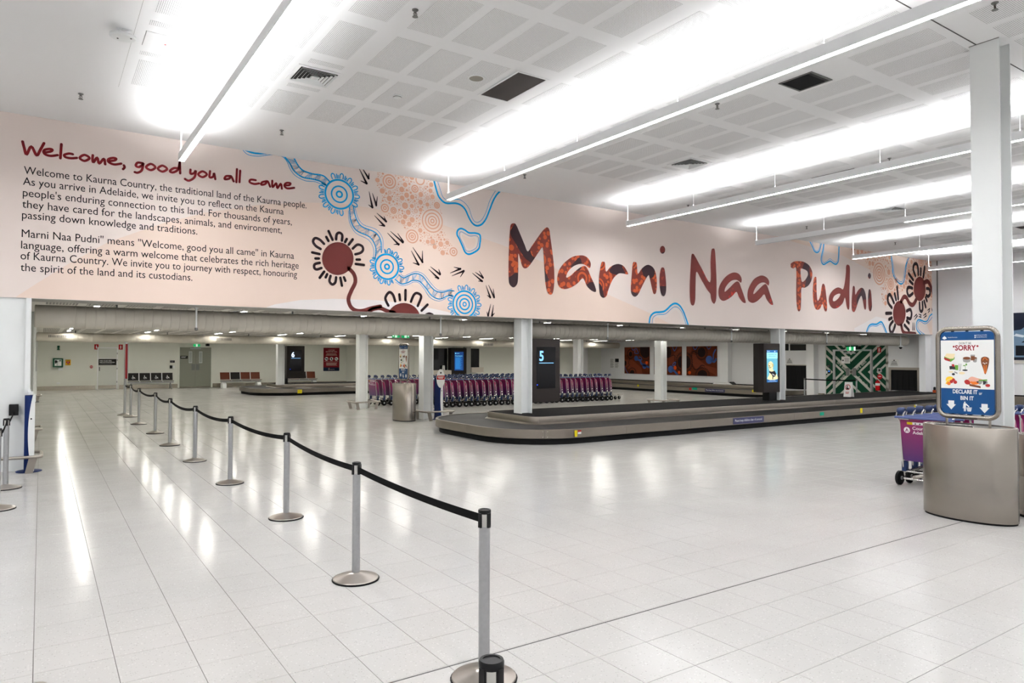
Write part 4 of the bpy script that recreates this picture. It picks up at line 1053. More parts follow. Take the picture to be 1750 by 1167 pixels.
# ------------------------------------------------------------------ bins with declaration signs
ORANGE = ink('food_orange', (222, 120, 50)); BREAD = ink('food_bread', (234, 216, 176)); GREEN = ink('food_green', (96, 150, 60)); HAM = ink('food_red', (160, 44, 44))
YELLOW = ink('food_yellow', (238, 196, 60)); WOOD = ink('food_brown', (110, 64, 40)); PINK = ink('food_pink', (222, 168, 150)); GREY = ink('food_grey', (150, 150, 148)); INKB = ink('ink_black', (38, 38, 44)); CR2 = ink('print_crimson', (138, 30, 44))
def make_bin(lab, x, y):
    t = thing('declaration_bin', lab, 'bin', (x, y, 0), group='bins with declaration signs', wc=False)
    ax, ay, H = .285, .475, 1.04
    mb = MB(); mb.lathe([(1, .022), (1, H-.01), (.985, H), (.93, H), (.92, H-.012), (0, H-.02)], 120, (0, 0, 0), 'z', ax, ay)
    wob = lambda a: 1+.0016*math.sin(5*a+.6)+.0016*math.sin(11*a+2)+.0008*math.sin(23*a)
    mb.v = [(x*wob(math.atan2(y, x)), y*wob(math.atan2(y, x)), z) for x, y, z in mb.v]
    mb.build('body', M['binss'], t, ang=40)
    MB().lathe([(.97, 0), (.97, .022), (0, .022)], 48, (0, 0, 0), 'z', ax, ay).build('plinth', M['rubber'], t)
    mb = MB(); pts = [(u*.15+sx*.0, v) for u, v in ()]
    MB().prism([(.06*math.cos(2*PI*i/20)-.09, .2*math.sin(2*PI*i/20)+.12) for i in range(20)], lambda u, v, d: (u, v, d), H-.018, H-.006).build('slot', M['slot'], t)
    MB().box(-.004, .004, -ay-.001, -ay+.01, .05, H-.03).build('seam', M['tin'], t)
    for yy in (-.22, .22): MB().tube([(-.02, yy, H-.02), (-.02, yy, 1.115)], .013, 10).build('post', M['ss'], t)
    # frame of bent tube
    w_, z0, z1, r = .305, 1.13, 2.13, .1; path = []
    for cy_, cz_, a0 in ((w_-r, z1-r, 0), (-w_+r, z1-r, PI/2), (-w_+r, z0+r, PI), (w_-r, z0+r, 3*PI/2)):
        for i in range(8): a = a0+PI/2*i/7; path.append((-.02, cy_+r*math.cos(a), cz_+r*math.sin(a)))
    MB().tube(path, .026, 14, closed=True).build('frame', M['binss'], t, ang=60)
    yw, v0, v1 = .272, 1.165, 2.095
    def rr(a0, a1, b0, b1, r=.05):
        P_ = []
        for cx_, cy_, s0 in ((a1-r, b1-r, 0), (a0+r, b1-r, PI/2), (a0+r, b0+r, PI), (a1-r, b0+r, 3*PI/2)):
            P_ += [(cx_+r*math.cos(s0+PI/2*i/5), cy_+r*math.sin(s0+PI/2*i/5)) for i in range(6)]
        return P_
    sp = MB().prism(rr(-yw, yw, v0, v1), lambda u, v, d: (-.02+d, u, v), -.012, .012).build('sign_panel', M['signblue'], t)
    c = MB()
    for yy, zz in ((-.15, z1-.02), (0, z1-.02), (.15, z1-.02), (-.15, z0+.02), (.15, z0+.02)): c.box(-.03, -.01, yy-.012, yy+.012, zz-.035, zz+.035)
    c.build('clip', M['black'], t)
    P = Plane((-.0325, yw, v0), (0, -1, 0), (0, 0, 1)); W_, H_ = 2*yw, v1-v0
    X = lambda x: (x-110)/665*W_; Y = lambda y: (1050-y)/980*H_
    def pts(*a): return [(X(u), Y(v)) for u, v in a]
    def prt(n, m, fn, d=.001):
        q = Print(P, d); fn(q); q.build(n, m, sp)
    prt('white_field', M['paper'], lambda q: q.rect(0, W_, Y(750), Y(172)))
    prt('lettering', M['paper'], lambda q: (q.text('DECLARE IT', X(262), Y(808), size=.062, width=X(572)-X(262), bold=.022), q.text('or', X(590), Y(815), size=.05, width=X(628)-X(590)),
        q.text('BIN IT', X(442), Y(883), size=.062, width=X(525)-X(360), align='c', bold=.022), q.text('Australian Government', X(203), Y(142), size=.018, width=X(328)-X(203)),
        q.text('agriculture.gov.au/travelling', X(563), Y(120), size=.016, width=X(692)-X(563)), q.text('Australian Biosecurity', X(563), Y(143), size=.016, width=X(692)-X(563)),
        q.rect(X(543), X(557), Y(125), Y(112)), q.rect(X(543), X(557), Y(148), Y(133))), .002)
    prt('crest_print', M['paper'], lambda q: (q.fill(pts((132,150),(140,132),(152,128),(160,116),(168,126),(182,132),(190,150),(175,156),(160,162),(147,156)))), .002)
    for s in (0, 1):
        o = s*415; oy = s*22
        prt('arrow_print', M['paper'], lambda q: q.fill(pts((203+o,897+oy),(278+o,897+oy),(278+o,942+oy),(300+o,942+oy),(240+o,1005+oy),(178+o,942+oy),(203+o,942+oy))), .002)
    prt('figure_print', M['paper'], lambda q: (q.disc(X(413), Y(912), .008, n=14), q.fill(pts((397,922),(428,922),(470,958),(462,968),(428,942),(425,1018),(415,1018),(413,975),(410,1018),(401,1018),(400,945),(396,985),(388,983)))), .002)
    prt('basket_print', M['paper'], lambda q: (q.stroke(pts((438,975),(450,1014),(485,1014),(497,972),(438,975)), .004, sm=False), [q.stroke(pts((445+8*i,975),(452+6*i,1012)), .002, sm=False) for i in range(1, 6)],
        q.stroke(pts((442,988),(492,986)), .002), q.stroke(pts((447,1000),(489,999)), .002), q.disc(X(462), Y(958), .006, n=10)), .002)
    prt('lettering', INKB, lambda q: q.text("DON'T BE", X(425), Y(222), size=.036, width=X(500)-X(347), align='c'), .002)
    prt('lettering', CR2, lambda q: (q.text("SORRY", X(428), Y(293), size=.083, width=X(560)-X(298), align='c', bold=.03), q.disc(X(280), Y(248), .011, n=10), q.disc(X(578), Y(244), .011, n=10)), .002)
    prt('sandwich_print', BREAD, lambda q: q.fill(pts((160,370),(185,330),(295,335),(278,392),(230,395))), .002)
    prt('sandwich_print', GREEN, lambda q: q.fill(pts((152,380),(160,362),(232,392),(290,372),(288,398),(240,432),(190,415))), .0015)
    prt('sandwich_print', HAM, lambda q: q.fill(pts((150,392),(160,380),(235,405),(225,428),(165,410))), .0025)
    prt('bowl_print', GREY, lambda q: (q.fill(pts((392,395),(495,390),(485,430),(440,440),(400,430))), q.fill(pts((518,385),(572,383),(566,430),(545,438),(522,430))), q.rect(X(492), X(545), Y(410), Y(345))), .0015)
    prt('bowl_print', WOOD, lambda q: (q.disc(X(443), Y(387), (X(490)-X(395))/2, .016), q.disc(X(546), Y(383), .02, .009), q.rect(X(495), X(542), Y(412), Y(362))), .0022)
    prt('mask_print', WOOD, lambda q: q.fill(smooth(pts((665,368),(712,385),(716,430),(700,500),(668,575),(640,500),(620,440),(622,385)), None, True)[0]), .0015)
    prt('mask_print', ORANGE, lambda q: (q.stroke(pts((655,470),(660,560)), .004), q.stroke(pts((680,470),(675,560)), .004), q.stroke(pts((640,410),(665,380),(695,408)), .003)), .0022)
    prt('mask_print', M['paper'], lambda q: (q.disc(X(648), Y(442), .008, .004), q.disc(X(684), Y(442), .008, .004), q.fill(pts((655,455),(672,455),(664,440)))), .0026)
    prt('packet_print', INKB, lambda q: (q.fill(pts((220,485),(262,478),(265,520),(225,525))), q.fill(pts((262,480),(300,490),(298,525),(262,522))), q.disc(X(272), Y(580), .017, .013), q.disc(X(420), Y(530), .028, .009)), .0015)
    prt('packet_print', GREEN, lambda q: (q.fill(pts((290,470),(335,470),(335,530),(300,530))), q.disc(X(412), Y(475), .014, .006), q.disc(X(437), Y(462), .009, .012), q.stroke(pts((424,520),(425,480)), .002)), .0022)
    prt('packet_print', HAM, lambda q: q.fill(pts((248,462),(280,458),(292,490),(262,488))), .0026)
    prt('packet_print', GREY, lambda q: (q.stroke(pts((345,455),(352,540)), .003), q.stroke(pts((370,455),(362,535)), .003), q.fill(pts((285,545),(325,560),(322,578),(282,560)))), .0015)
    prt('seed_print', BREAD, lambda q: (q.disc(X(380), Y(565), .032, .014), q.disc(X(240), Y(553), .026, .008)), .0015)
    prt('fruit_print', YELLOW, lambda q: (q.fill(smooth(pts((172,650),(185,620),(235,608),(280,632),(235,635),(200,648),(178,665)), None, True)[0]), q.fill(smooth(pts((170,695),(190,660),(235,638),(258,645),(220,665),(195,695),(178,702)), None, True)[0])), .0015)
    prt('fruit_print', HAM, lambda q: (q.disc(X(245), Y(670), .019, n=16), q.disc(X(272), Y(648), .017, n=16), q.disc(X(295), Y(675), .02, n=16)), .002)
    prt('fruit_print', ORANGE, lambda q: q.disc(X(212), Y(693), .02, n=16), .0025)
    prt('meat_print', PINK, lambda q: (q.fill(smooth(pts((455,640),(500,605),(570,620),(640,640),(600,680),(520,690),(470,670)), None, True)[0])), .0015)
    prt('meat_print', HAM, lambda q: (q.fill(smooth(pts((410,660),(445,640),(480,665),(478,695),(430,695)), None, True)[0]), q.disc(X(697), Y(703), .024, .017)), .002)
    prt('meat_print', WOOD, lambda q: (q.fill(pts((470,690),(610,712),(612,738),(475,715)))), .0022)
    prt('meat_print', ORANGE, lambda q: (q.disc(X(540), Y(680), .04, .018), q.disc(X(500), Y(672), .016, .012)), .0025)
    prt('fish_print', GREEN, lambda q: q.fill(pts((585,640),(690,632),(692,650),(590,655))), .002)
    prt('fish_print', GREY, lambda q: (q.fill(pts((570,660),(640,650),(620,690),(590,695))), q.fill(pts((632,700),(660,655),(700,660),(690,690)))), .0022)
    prt('fish_print', INKB, lambda q: (q.fill(pts((640,650),(690,655),(662,690),(640,690))), q.fill(pts((555,662),(590,655),(580,680)))), .0026)
    return t
bn = make_bin('large oval stainless bin beneath a declaration sign, in front of the tall white column', 8.68, 3.62)
q = onY(691, 650, 17.9)
copy_tree(bn, (q.x, 17.9, 0), 'oval stainless bin with a narrow looking declaration sign, standing far off before the trolleys')
t = thing('round_bin', 'plain round stainless bin with crumpled tissue, behind the oval sign bin', 'bin', (9.42, 3.19, 0))
MB().lathe([(.235, .03), (.235, .925), (.228, .935), (.2, .935), (.195, .92), (0, .91)], 40, (9.42, 3.19, 0)).build('body', M['binss'], t)
MB().lathe([(.228, 0), (.228, .03), (0, .03)], 32, (9.42, 3.19, 0)).build('plinth', M['rubber'], t)
MB().lathe([(.2375, .08), (.2375, .46)], 40, (9.42, 3.19, 0)).build('door', M['ss'], t)
MB().box(9.24, 9.27, 3.02, 3.045, .1, .44).build('door_gap', M['slot'], t)
t = thing('tissue', 'crumpled white paper on top of the plain round bin', 'paper', (9.32, 3.12, .935))
mb = MB(); g = [(i, j) for i in range(7) for j in range(6)]; rn = random.Random(4)
mb.add([(9.23+i*.028, 3.04+j*.028, .937+.03*rn.random()*(1 if 0 < i < 6 and 0 < j < 5 else .2)+.02*(i % 2)) for i, j in g], [(i*6+j, i*6+j+1, (i+1)*6+j+1, (i+1)*6+j) for i in range(6) for j in range(5)])
mb.build('sheet', M['paper'], t)

# low bumper rails round the column feet
def rail(lab, pts, z=.25, legs=(), closed=False, r=.024):
    t = thing('bumper_rail', lab, 'rail', (pts[0][0], pts[0][1], 0))
    P_ = []; n = len(pts)
    for i, p in enumerate(pts):
        p = Vector(p)
        if closed or 0 < i < n-1:
            a, b = Vector(pts[i-1]), Vector(pts[(i+1) % n]); u, v = (a-p).normalized()*.06, (b-p).normalized()*.06
            for k in range(5): s = k/4; q_ = (p+u)*(1-s)**2+p*2*s*(1-s)+(p+v)*s*s; P_.append((q_.x, q_.y, z))
        else: P_.append((p.x, p.y, z))
    MB().tube(P_, r, 12, closed=closed).build('tube', M['ss'], t, ang=60)
    for (x, y), (dx, dy) in legs:
        nx, ny = -dy*.006, dx*.006
        MB().prism([(0, 0), (.1, 0), (.05, z-.012), (-.06, z-.012)], lambda u, v, d, x=x, y=y, dx=dx, dy=dy: (x-dx*u-dy*d, y-dy*u+dx*d, v), -.008, .008).build('leg', M['ss'], t)
    return t
def ring_rail(lab, cx, cy, wx=.46, wy=.38):
    return rail(lab, [(cx-wx, cy-wy), (cx+wx, cy-wy), (cx+wx, cy+wy), (cx-wx, cy+wy)], .25, [((cx-wx+.1, cy-wy+.03), (-1, 0)), ((cx+wx-.1, cy-wy+.03), (1, 0)), ((cx-wx+.1, cy+wy-.03), (-1, 0)), ((cx+wx-.1, cy+wy-.03), (1, 0))], True)
ring_rail('low steel rail round the column left of the trolley row', 9.1, 22.45)
ring_rail('low steel rail round the column beside the distant bin', 9.27, 17.65, .44, .42)
ring_rail('low steel rail round the column in front of the paintings', 18.62, 17.75)
rail('low steel rail around the foot of the tall column behind the oval bin', [(9.0, 2.9), (10.0, 2.9), (10.0, 4.4), (9.05, 4.4)], .3, [((9.04, 2.92), (-1, 0)), ((9.9, 2.92), (1, 0))])
rail('low steel rail wrapping the foot of the white left pillar', [(-.62, 12.86), (.03, 12.86), (.03, 13.5), (-.13, 13.5)], .25, [((-.08, 12.9), (1, 0))])
rail('low steel rail at the second column along the left wall', [(-.43, 17.55), (.03, 17.55), (.03, 18.4), (-.13, 18.4)], .25, [((-.07, 17.6), (1, 0))])
rail('low steel rail at the farthest column along the left wall', [(-.43, 32.2), (.03, 32.2), (.03, 33.0), (-.13, 33.0)], .25, [((-.07, 32.25), (1, 0))])
column(-.27, 32.6, 0, ZC2, 'white steel column at the left wall behind the farthest low rail')

# hand sanitiser stands
def sanitiser(lab, x, y, bottle=False):
    t = thing('sanitiser_stand', lab, 'sanitiser stand', (x, y, 0))
    MB().lathe([(.17, 0), (.17, .012), (.16, .016), (0, .016)], 24, (x, y, 0)).build('base', ink('stand_navy', (20, 34, 76)), t)
    cur = [(x-.065+.13*(.35+.42*(abs(2*i/12-1))**2), .016+1.16*i/12) for i in range(13)]
    MB().prism([(x-.065, .016)]+cur+[(x-.065, 1.176)], lambda u, v, d: (u, y+d, v), -.14, .14).build('blue_panel', ink('stand_blue', (14, 32, 78), .5), t)
    MB().prism([(x+.065, 1.19)]+[(u+.001, v) for u, v in reversed(cur)]+[(x+.065, .016)], lambda u, v, d: (u, y+d, v), -.14, .14).build('white_panel', M['steelw'], t)
    MB().lathe([(.012, 0), (.012, .006)], 12, (x+.02, y-.145, .82), 'y').build('lock', M['black'], t)
    mb = MB().bbox(x-.03, x+.035, y-.03, y+.05, 1.19, 1.24, .006); mb.tube([(x, y, 1.24), (x, y, 1.26), (x, y-.09, 1.265), (x, y-.09, 1.235)], .01, 8); mb.build('dispenser', M['steelw'], t)
    return t
sanitiser('blue and white sanitiser stand beside the white left pillar', -.13, 13.13)
sanitiser('blue and white sanitiser stand far down the left wall', -.2, 32.3)
q = onZ(744, 716.5)
q.x += .06; q.y -= .08
sanitiser('blue and white sanitiser stand with a round red notice, before the trolleys', q.x, q.y)
t = thing('round_notice', 'round white and red notice on the sanitiser stand before the trolleys', 'notice', (q.x-.03, q.y-.18, 1.05))
MB().lathe([(.0, -.006), (.21, -.006), (.21, .006), (0, .006)], 28, (q.x-.03, q.y-.17, 1.17), 'y', 1.25, .62).build('disc', M['paper'], t)
P = Plane((q.x-.16, q.y-.1775, 1.1), (1, 0, 0), (0, 0, 1))
Print(P, .001).rect(.005, .255, .04, .15).build('red_band', rd, t); Print(P, .001).disc(.13, .23, .025).build('icon_print', M['black'], t); Print(P, .002).rect(.03, .22, .1, .12).rect(.05, .2, .07, .085).build('lettering', M['paper'], t)

# ------------------------------------------------------------------ information screens
def kiosk(lab, x0, x1, y, z0, z1, zf, foot=(.5, .97), depth=.38):
    t = thing('information_screen', lab, 'screen', ((x0+x1)/2, y+depth/2, zf))
    xm = (x0+x1)/2
    MB().bbox(x0, x1, y, y+depth, z0, z1, .006).build('body', M['darkbrown'], t)
    MB().box(x0-.002, x1+.002, y+depth*.48, y+depth*.5, z0+.01, z1-.01).build('side_gap', M['slot'], t)
    if foot: MB().box(x0+(x1-x0)*foot[0], x0+(x1-x0)*foot[1], y+.1, y+depth-.04, zf, z0).build('foot', M['black'], t)
    sw, sh = .56, 1.0; sx, sz = xm-sw/2, z1-.2-sh
    sc = MB().box(sx, sx+sw, y-.008, y, sz, sz+sh).build('display', M['screenblk'], t)
    return t, sc, Plane((sx, y-.009, sz), (1, 0, 0), (0, 0, 1))
def number(lab, n, args, mcol):
    t, sc, P = kiosk(*args)
    Print(P, .0015).text(n, .07, .67, size=.33, width=.13 if n == '5' else .15, bold=.03).build('digit', mcol, sc)
    Print(P, .0015).rect(.065, .5, .605, .62).build('underline', M['digit'], sc)
    Print(P, .0015).rect(.0, .025, .08, .1).build('status_light', mat('status_blue', (40, 80, 255), .4, emit=2), sc)
    return t
number('', '5', ('tall dark screen showing 5 beside the carousel column', 9.68, 10.53, 13.45, .70, 2.23, IS, (-.04, .06)), M['digit'])
k6t = number('', '6', ('distant dark screen showing 6 above the far carousel', 9.66, 10.5, 33.3, .72, 2.27, IS, (-.04, .1)), M['digitw'])
t, sc, P = kiosk('dark screen with a picture of a pale dog, on the nearest carousel', 18.2, 19.0, 13.22, .72, 2.22, IS)
def lit(name, c, e=.8): return mat(name, c, .5, emit=e, ecol=c)
def scr(n, m, fn, d=.0015): q_ = Print(P, d); fn(q_); q_.build(n, m, sc)
scr('picture_ground', lit('lit_teal', (96, 170, 190), .6), lambda q: q.rect(0.01, .55, .1, .74)); scr('header', lit('lit_blue', (20, 96, 160), .6), lambda q: q.rect(.01, .55, .92, .995)); scr('text_ground', lit('lit_pale', (150, 220, 226), .7), lambda q: q.rect(.01, .55, .74, .92))
scr('footer', lit('lit_deep', (16, 90, 150), .6), lambda q: q.rect(.01, .55, .01, .1))
scr('lettering', INKB, lambda q: (q.text('Biosecurity detector dogs', .28, .85, width=.42, size=.045, align='c', bold=.01), q.text('working in this area', .28, .795, width=.34, size=.045, align='c', bold=.01)), .003)
scr('lettering', lit('lit_text', (220, 240, 250), .6), lambda q: (q.text('Declare it for inspection', .28, .06, width=.3, size=.03, align='c'), q.text('agriculture.gov.au/travelling', .28, .025, width=.4, size=.026, align='c'), q.disc(.05, .955, .014), q.rect(.08, .16, .95, .96), q.rect(.38, .44, .94, .97)), .003)
S2 = lambda *a: [(.02+(x-285)/205*.52, .1+(738-y)/630*.99) for x, y in a]
scr('dog_print', lit('lit_cream', (226, 218, 170), .6), lambda q: (q.fill(smooth(S2((330,400),(365,388),(400,425),(408,480),(400,540),(440,600),(480,660),(485,738),(300,738),(325,650),(335,580),(320,530),(310,470),(312,430)), None, True)[0])), .003)
scr('dog_ear_print', lit('lit_tan', (190, 170, 110), .5), lambda q: (q.fill(smooth(S2((385,430),(410,450),(408,490),(392,500)), None, True)[0]), q.fill(smooth(S2((305,440),(318,420),(318,480),(308,490)), None, True)[0])), .004)
scr('dog_face_print', INKB, lambda q: (q.disc(*S2((333,425))[0], .014, .012), q.disc(*S2((366,438))[0], .014, .012), q.disc(*S2((333,478))[0], .022, .026), q.stroke(S2((322,505),(345,515),(365,495)), .009)), .0045)
scr('harness_print', INKB, lambda q: (q.fill(S2((325,575),(375,590),(435,572),(465,632),(440,690),(410,690),(400,738),(385,738),(392,680),(368,640),(328,605)))), .004)
scr('harness_patch', M['paper'], lambda q: q.fill(S2((390,625),(435,655),(430,675),(385,645))), .005)
t, sc, P = kiosk('dark floor cabinet with a bright blue text screen, beyond the trolleys', 17.92, 18.86, YF2-.42, .0, 2.24, 0, None, .4)
sc.data.transform(Matrix.Identity(4))
scr('screen_ground', lit('lit_navy', (14, 62, 128), .55), lambda q: q.rect(.005, .555, .005, .995))
scr('lettering', lit('lit_cyan', (120, 210, 235), .9), lambda q: (q.disc(.07, .91, .035), q.rect(.13, .3, .9, .92), q.text('Privacy Statement', .05, .755, width=.44, size=.07, bold=.02)), .003)
scr('text_lines', lit('lit_sky', (40, 140, 215), .7), lambda q: [q.rect(.05, .05+.42*(.82+.18*math.sin(i*2.3)), .685-.03*i, .7-.03*i) for i in range(21)], .003)

# ------------------------------------------------------------------ benches
LEA = ink('bench_black', (36, 33, 32), .45); LEB = ink('bench_brown', (96, 52, 36), .4)
def bench(lab, x0, y, cols, block, sym=False):
    t = thing('bench_seat', lab, 'bench', (x0+1.08, y, 0)); n = 4; wd = .545
    MB().box(x0, x0+n*wd, y-.03, y+.05, .33, .39).build('beam', M['alu'], t)
    for i in range(n):
        a, b = x0+i*wd+.02, x0+(i+1)*wd-.02; m = LEA if cols[i] == 'k' else LEB
        MB().prism([(-.26,.43),(.2,.405),(.2,.43),(-.26,.455)], lambda u, v, d: (d, y+u, v), a, b).build('seat', m, t)
        bk = MB().prism([(.17,.47),(.19,.47),(.29,.86),(.27,.86)], lambda u, v, d: (d, y+u, v), a, b).build('backrest', m, t)
        if sym:
            P_ = Plane(((a+b)/2, y+.205, .6), (1, 0, 0), Vector((0, .25, 1)).normalized())
            Print(P_, .004).ring(-.01, .0, .045, .016, 14).disc(-.01, .12, .018, n=10).stroke([(-.01,.09),(0,.03),(.06,.03),(.085,-.03)], .011).build('wheelchair_mark', M['paper'], bk)
    for i in range(1, n):
        xx = x0+i*wd; MB().prism([(-.2,.39),(.2,.39),(.31,.87),(.28,.87),(.17,.43),(-.2,.43)], lambda u, v, d: (xx+d, y+u, v), -.022, .022).build('bracket', M['steelw'], t)
    for xx in (x0+.16, x0+n*wd-.16):
        if block: MB().prism([(-.3,0),(.28,0),(.28,.2),(.1,.34),(-.1,.34),(-.3,.2)], lambda u, v, d: (xx+d, y+u, v), -.1, .1).build('leg', M['steelw'], t)
        else:
            MB().tube([(xx, y-.02, .34), (xx+.03, y-.3, .02)], .022, 10).tube([(xx, y+.02, .34), (xx, y+.28, .02)], .022, 10).tube([(xx+.03, y-.32, .012), (xx+.03, y-.26, .012)], .018, 8).build('leg', M['alu'], t)
q = onY(219, 640, 41.3); bench('row of four black seats with white wheelchair marks by the far wall', q.x-.02, 41.3, 'kkkk', False, True)
q = onY(377, 640, 41.0); bench('row of four seats, brown, black, brown and brown, by the far wall', q.x, 41.0, 'bkbb', True)
q = onY(541, 640, 41.0); bench('brown and black seat row half hidden behind the screen showing 6', q.x-2.18, 41.0, 'bbkb', True)

# ------------------------------------------------------------------ signs and fittings on the far wall
def plate(name, lab, cat, x0, x1, y, z0, z1, m, th=.012, group=None):
    t = thing(name, lab, cat, ((x0+x1)/2, y, z0), group=group)
    b = MB().bbox(x0, x1, y-th, y-.001, z0, z1, .002).build('panel', m, t)
    return t, b, Plane((x0, y-th-.001, z0), (1, 0, 0), (0, 0, 1))
REDS = ink('sign_fire_red', (176, 26, 34)); EXITG = mat('exit_green', (0, 140, 80), .4, emit=.7, ecol=(10, 160, 90)); LW = lit('exit_white', (235, 255, 245), .9)
for x0, lab in ((2.3, 'small red fire extinguisher sign left of the white cupboard door'), (3.41, 'small red fire hose sign right of the white cupboard door')):
    t, b, P = plate('fire_sign', lab, 'sign', x0, x0+.19, YF, 2.1, 2.37, REDS)
    Print(P, .001).fill([(.07,.05),(.12,.05),(.12,.18),(.105,.22),(.085,.22),(.07,.18)]).build('pictogram', M['paper'], b)
t = thing('defibrillator_cabinet', 'green defibrillator cabinet with clear front on the far wall', 'cabinet', (.72, YF, 1.16))
GR = ink('cabinet_green', (36, 84, 62), .4)
MB().bbox(.5, .94, YF-.2, YF, 1.18, 1.64, .015).build('case', GR, t); MB().box(.57, .87, YF-.21, YF-.2, 1.25, 1.58).build('window', mat('cabinet_glass', (196, 206, 200), .15), t)
P = Plane((.57, YF-.211, 1.25), (1, 0, 0), (0, 0, 1))
Print(P, .002).rect(.15, .29, .01, .2).rect(.02, .09, .02, .1).fill([(.11,.3),(.2,.3),(.155,.22)]).build('leaflet', M['paper'], t); Print(P, .001).fill([(.03,.12),(.15,.2),(.06,.3),(.01,.25)]).fill([(.2,.23),(.28,.26),(.24,.32)]).build('device', M['black'], t)
MB().bbox(.74, .92, YF-.12, YF, 1.02, 1.17, .01).build('holder', M['steelw'], t)
t = thing('beacon_light', 'small green beacon above the defibrillator cabinet', 'beacon', (.73, YF, 2.05))
MB().box(.68, .78, YF-.08, YF, 2.17, 2.28).prism([(-.03,2.17),(.03,2.17),(.06,2.06),(-.06,2.06)], lambda u, v, d: (.73+u, YF-.04+d, v), -.04, .04).build('body', GR, t)
t, b, P = plate('defibrillator_sign', 'yellow sign with red heart beside the defibrillator cabinet', 'sign', 1.04, 1.27, YF, 1.28, 1.57, ink('sign_amber', (222, 168, 30)))
Print(P, .001).fill(smooth([(.115,.06),(.19,.14),(.18,.2),(.14,.2),(.115,.175),(.09,.2),(.05,.2),(.04,.14)], None, True)[0]).build('heart_print', REDS, b); Print(P, .002).fill([(.12,.19),(.09,.13),(.115,.13),(.1,.09),(.14,.145),(.115,.145)]).build('bolt_print', M['paper'], b)
Print(P, .001).rect(.04, .19, .24, .26).rect(.05, .18, .02, .035).build('lettering', M['black'], b)
t = thing('call_point', 'small round red alarm call point left of the white cupboard door', 'call point', (2.19, YF, 1.12))
MB().lathe([(0, -.05), (.07, -.05), (.07, 0)], 20, (2.18, YF, 1.19), 'y').build('body', REDS, t); MB().box(2.13, 2.23, YF-.055, YF-.05, 1.175, 1.205).build('bar', M['paper'], t)
t, b, P = plate('wall_reader', 'dark access reader left of the grey double doors', 'reader', 5.88, 6.0, YF, 1.08, 1.25, M['black'], .04); MB().bbox(6.02, 6.12, YF-.03, YF, 1.09, 1.23, .004).build('switch', M['steelw'], t)
t, b, P = plate('small_sign', 'small black sign above the access reader', 'sign', 5.9, 6.13, YF, 1.4, 1.52, M['black']); Print(P, .001).rect(.03, .19, .07, .08).rect(.03, .15, .04, .05).build('lettering', GREY, b)
t = thing('power_outlet', 'white power outlet low on the far wall below the cabinet', 'outlet', (.74, YF, .33)); MB().bbox(.68, .82, YF-.012, YF, .32, .41, .003).build('plate', M['steelw'], t); MB().box(.70, .715, YF-.015, YF-.011, .34, .36).box(.77, .785, YF-.015, YF-.011, .34, .36).build('switch', M['tin'], t)
def exit_sign(lab, x0, x1, y, z0, z1, arrows=0):
    t = thing('exit_sign', lab, 'exit sign', ((x0+x1)/2, y, z0))
    b = MB().box(x0, x1, y-.04, y, z0, z1).build('box', EXITG, t); w_, h_ = x1-x0, z1-z0
    MB().tube([((x0+x1)/2, y-.02, z1), ((x0+x1)/2, y-.02, z1+.06)], .01, 6).build('stem', M['steelw'], t)
    P_ = Plane((x0, y-.041, z0), (1, 0, 0), (0, 0, 1)); m_ = w_*.5
    q_ = Print(P_, .001); q_.rect(m_-h_*.32, m_+h_*.32, h_*.06, h_*.94); q_.build('white_field', LW, b)
    g = Print(P_, .002); s_ = h_/1.0; g.disc(m_+.08*s_, h_*.8, h_*.09, n=10); g.stroke([(m_+.04*s_, h_*.66), (m_-.02*s_, h_*.42), (m_+.12*s_, h_*.28), (m_+.1*s_, h_*.12)], h_*.05, sm=False); g.stroke([(m_-.02*s_, h_*.42), (m_-.2*s_, h_*.18)], h_*.05, sm=False); g.stroke([(m_-.18*s_, h_*.52), (m_+.04*s_, h_*.64), (m_+.2*s_, h_*.48)], h_*.04, sm=False); g.build('figure_print', EXITG, b)
    if arrows:
        a = x1-x0; c = .14*a if arrows < 0 else .86*a; sg_ = 1 if arrows > 0 else -1
        Print(P_, .001).fill([(c-sg_*.09*a, h_*.4), (c, h_*.4), (c, h_*.25), (c+sg_*.09*a, h_*.5), (c, h_*.75), (c, h_*.6), (c-sg_*.09*a, h_*.6)]).build('arrow_print', LW, b)
exit_sign('green exit sign above the grey double doors on the far wall', 7.06, 7.4, YF-.05, 2.3, 2.43)
a = onY(669.5, 576, 26.0); b_ = onY(682.5, 572.5, 26.0); dz = b_.z-a.z
exit_sign('green exit sign with left arrow hanging under the low ceiling', a.x, b_.x, 26.0, a.z-.02, b_.z+.03, -1)
a = onY(686, 576.5, 26.0); b_ = onY(699, 573, 26.0)
exit_sign('green exit sign with right arrow hanging under the low ceiling', a.x, b_.x, 26.0, a.z-.02, b_.z+.03, 1)
t = thing('wall_camera', 'small black camera beside the exit sign of the grey doors', 'camera', (7.78, YF-.05, 2.36)); MB().bbox(7.7, 7.88, YF-.2, YF, 2.33, 2.47, .02).build('body', M['black'], t); MB().lathe([(.04, -.03), (.04, 0)], 12, (7.79, YF-.2, 2.38), 'y').build('lens', M['screenblk'], t)
a, b_ = onY(552.5, 634, YF), onY(580, 594.5, YF); w_, h_ = b_.x-a.x, b_.z-a.z
t, b, P = plate('customs_poster', 'dark red restricted area poster with three round icons on the far wall', 'poster', a.x, b_.x, YF, a.z, b_.z, ink('poster_red', (124, 20, 34)))
Print(P, .001).rect(0, w_, 0, h_*.155).build('navy_band', ink('poster_navy', (16, 30, 56)), b)
q_ = Print(P, .002); q_.text('CUSTOMS', w_/2, h_*.875, size=.1, width=w_*.4, align='c', bold=.01); q_.text('RESTRICTED AREA', w_/2, h_*.805, size=.1, width=w_*.72, align='c', bold=.015)
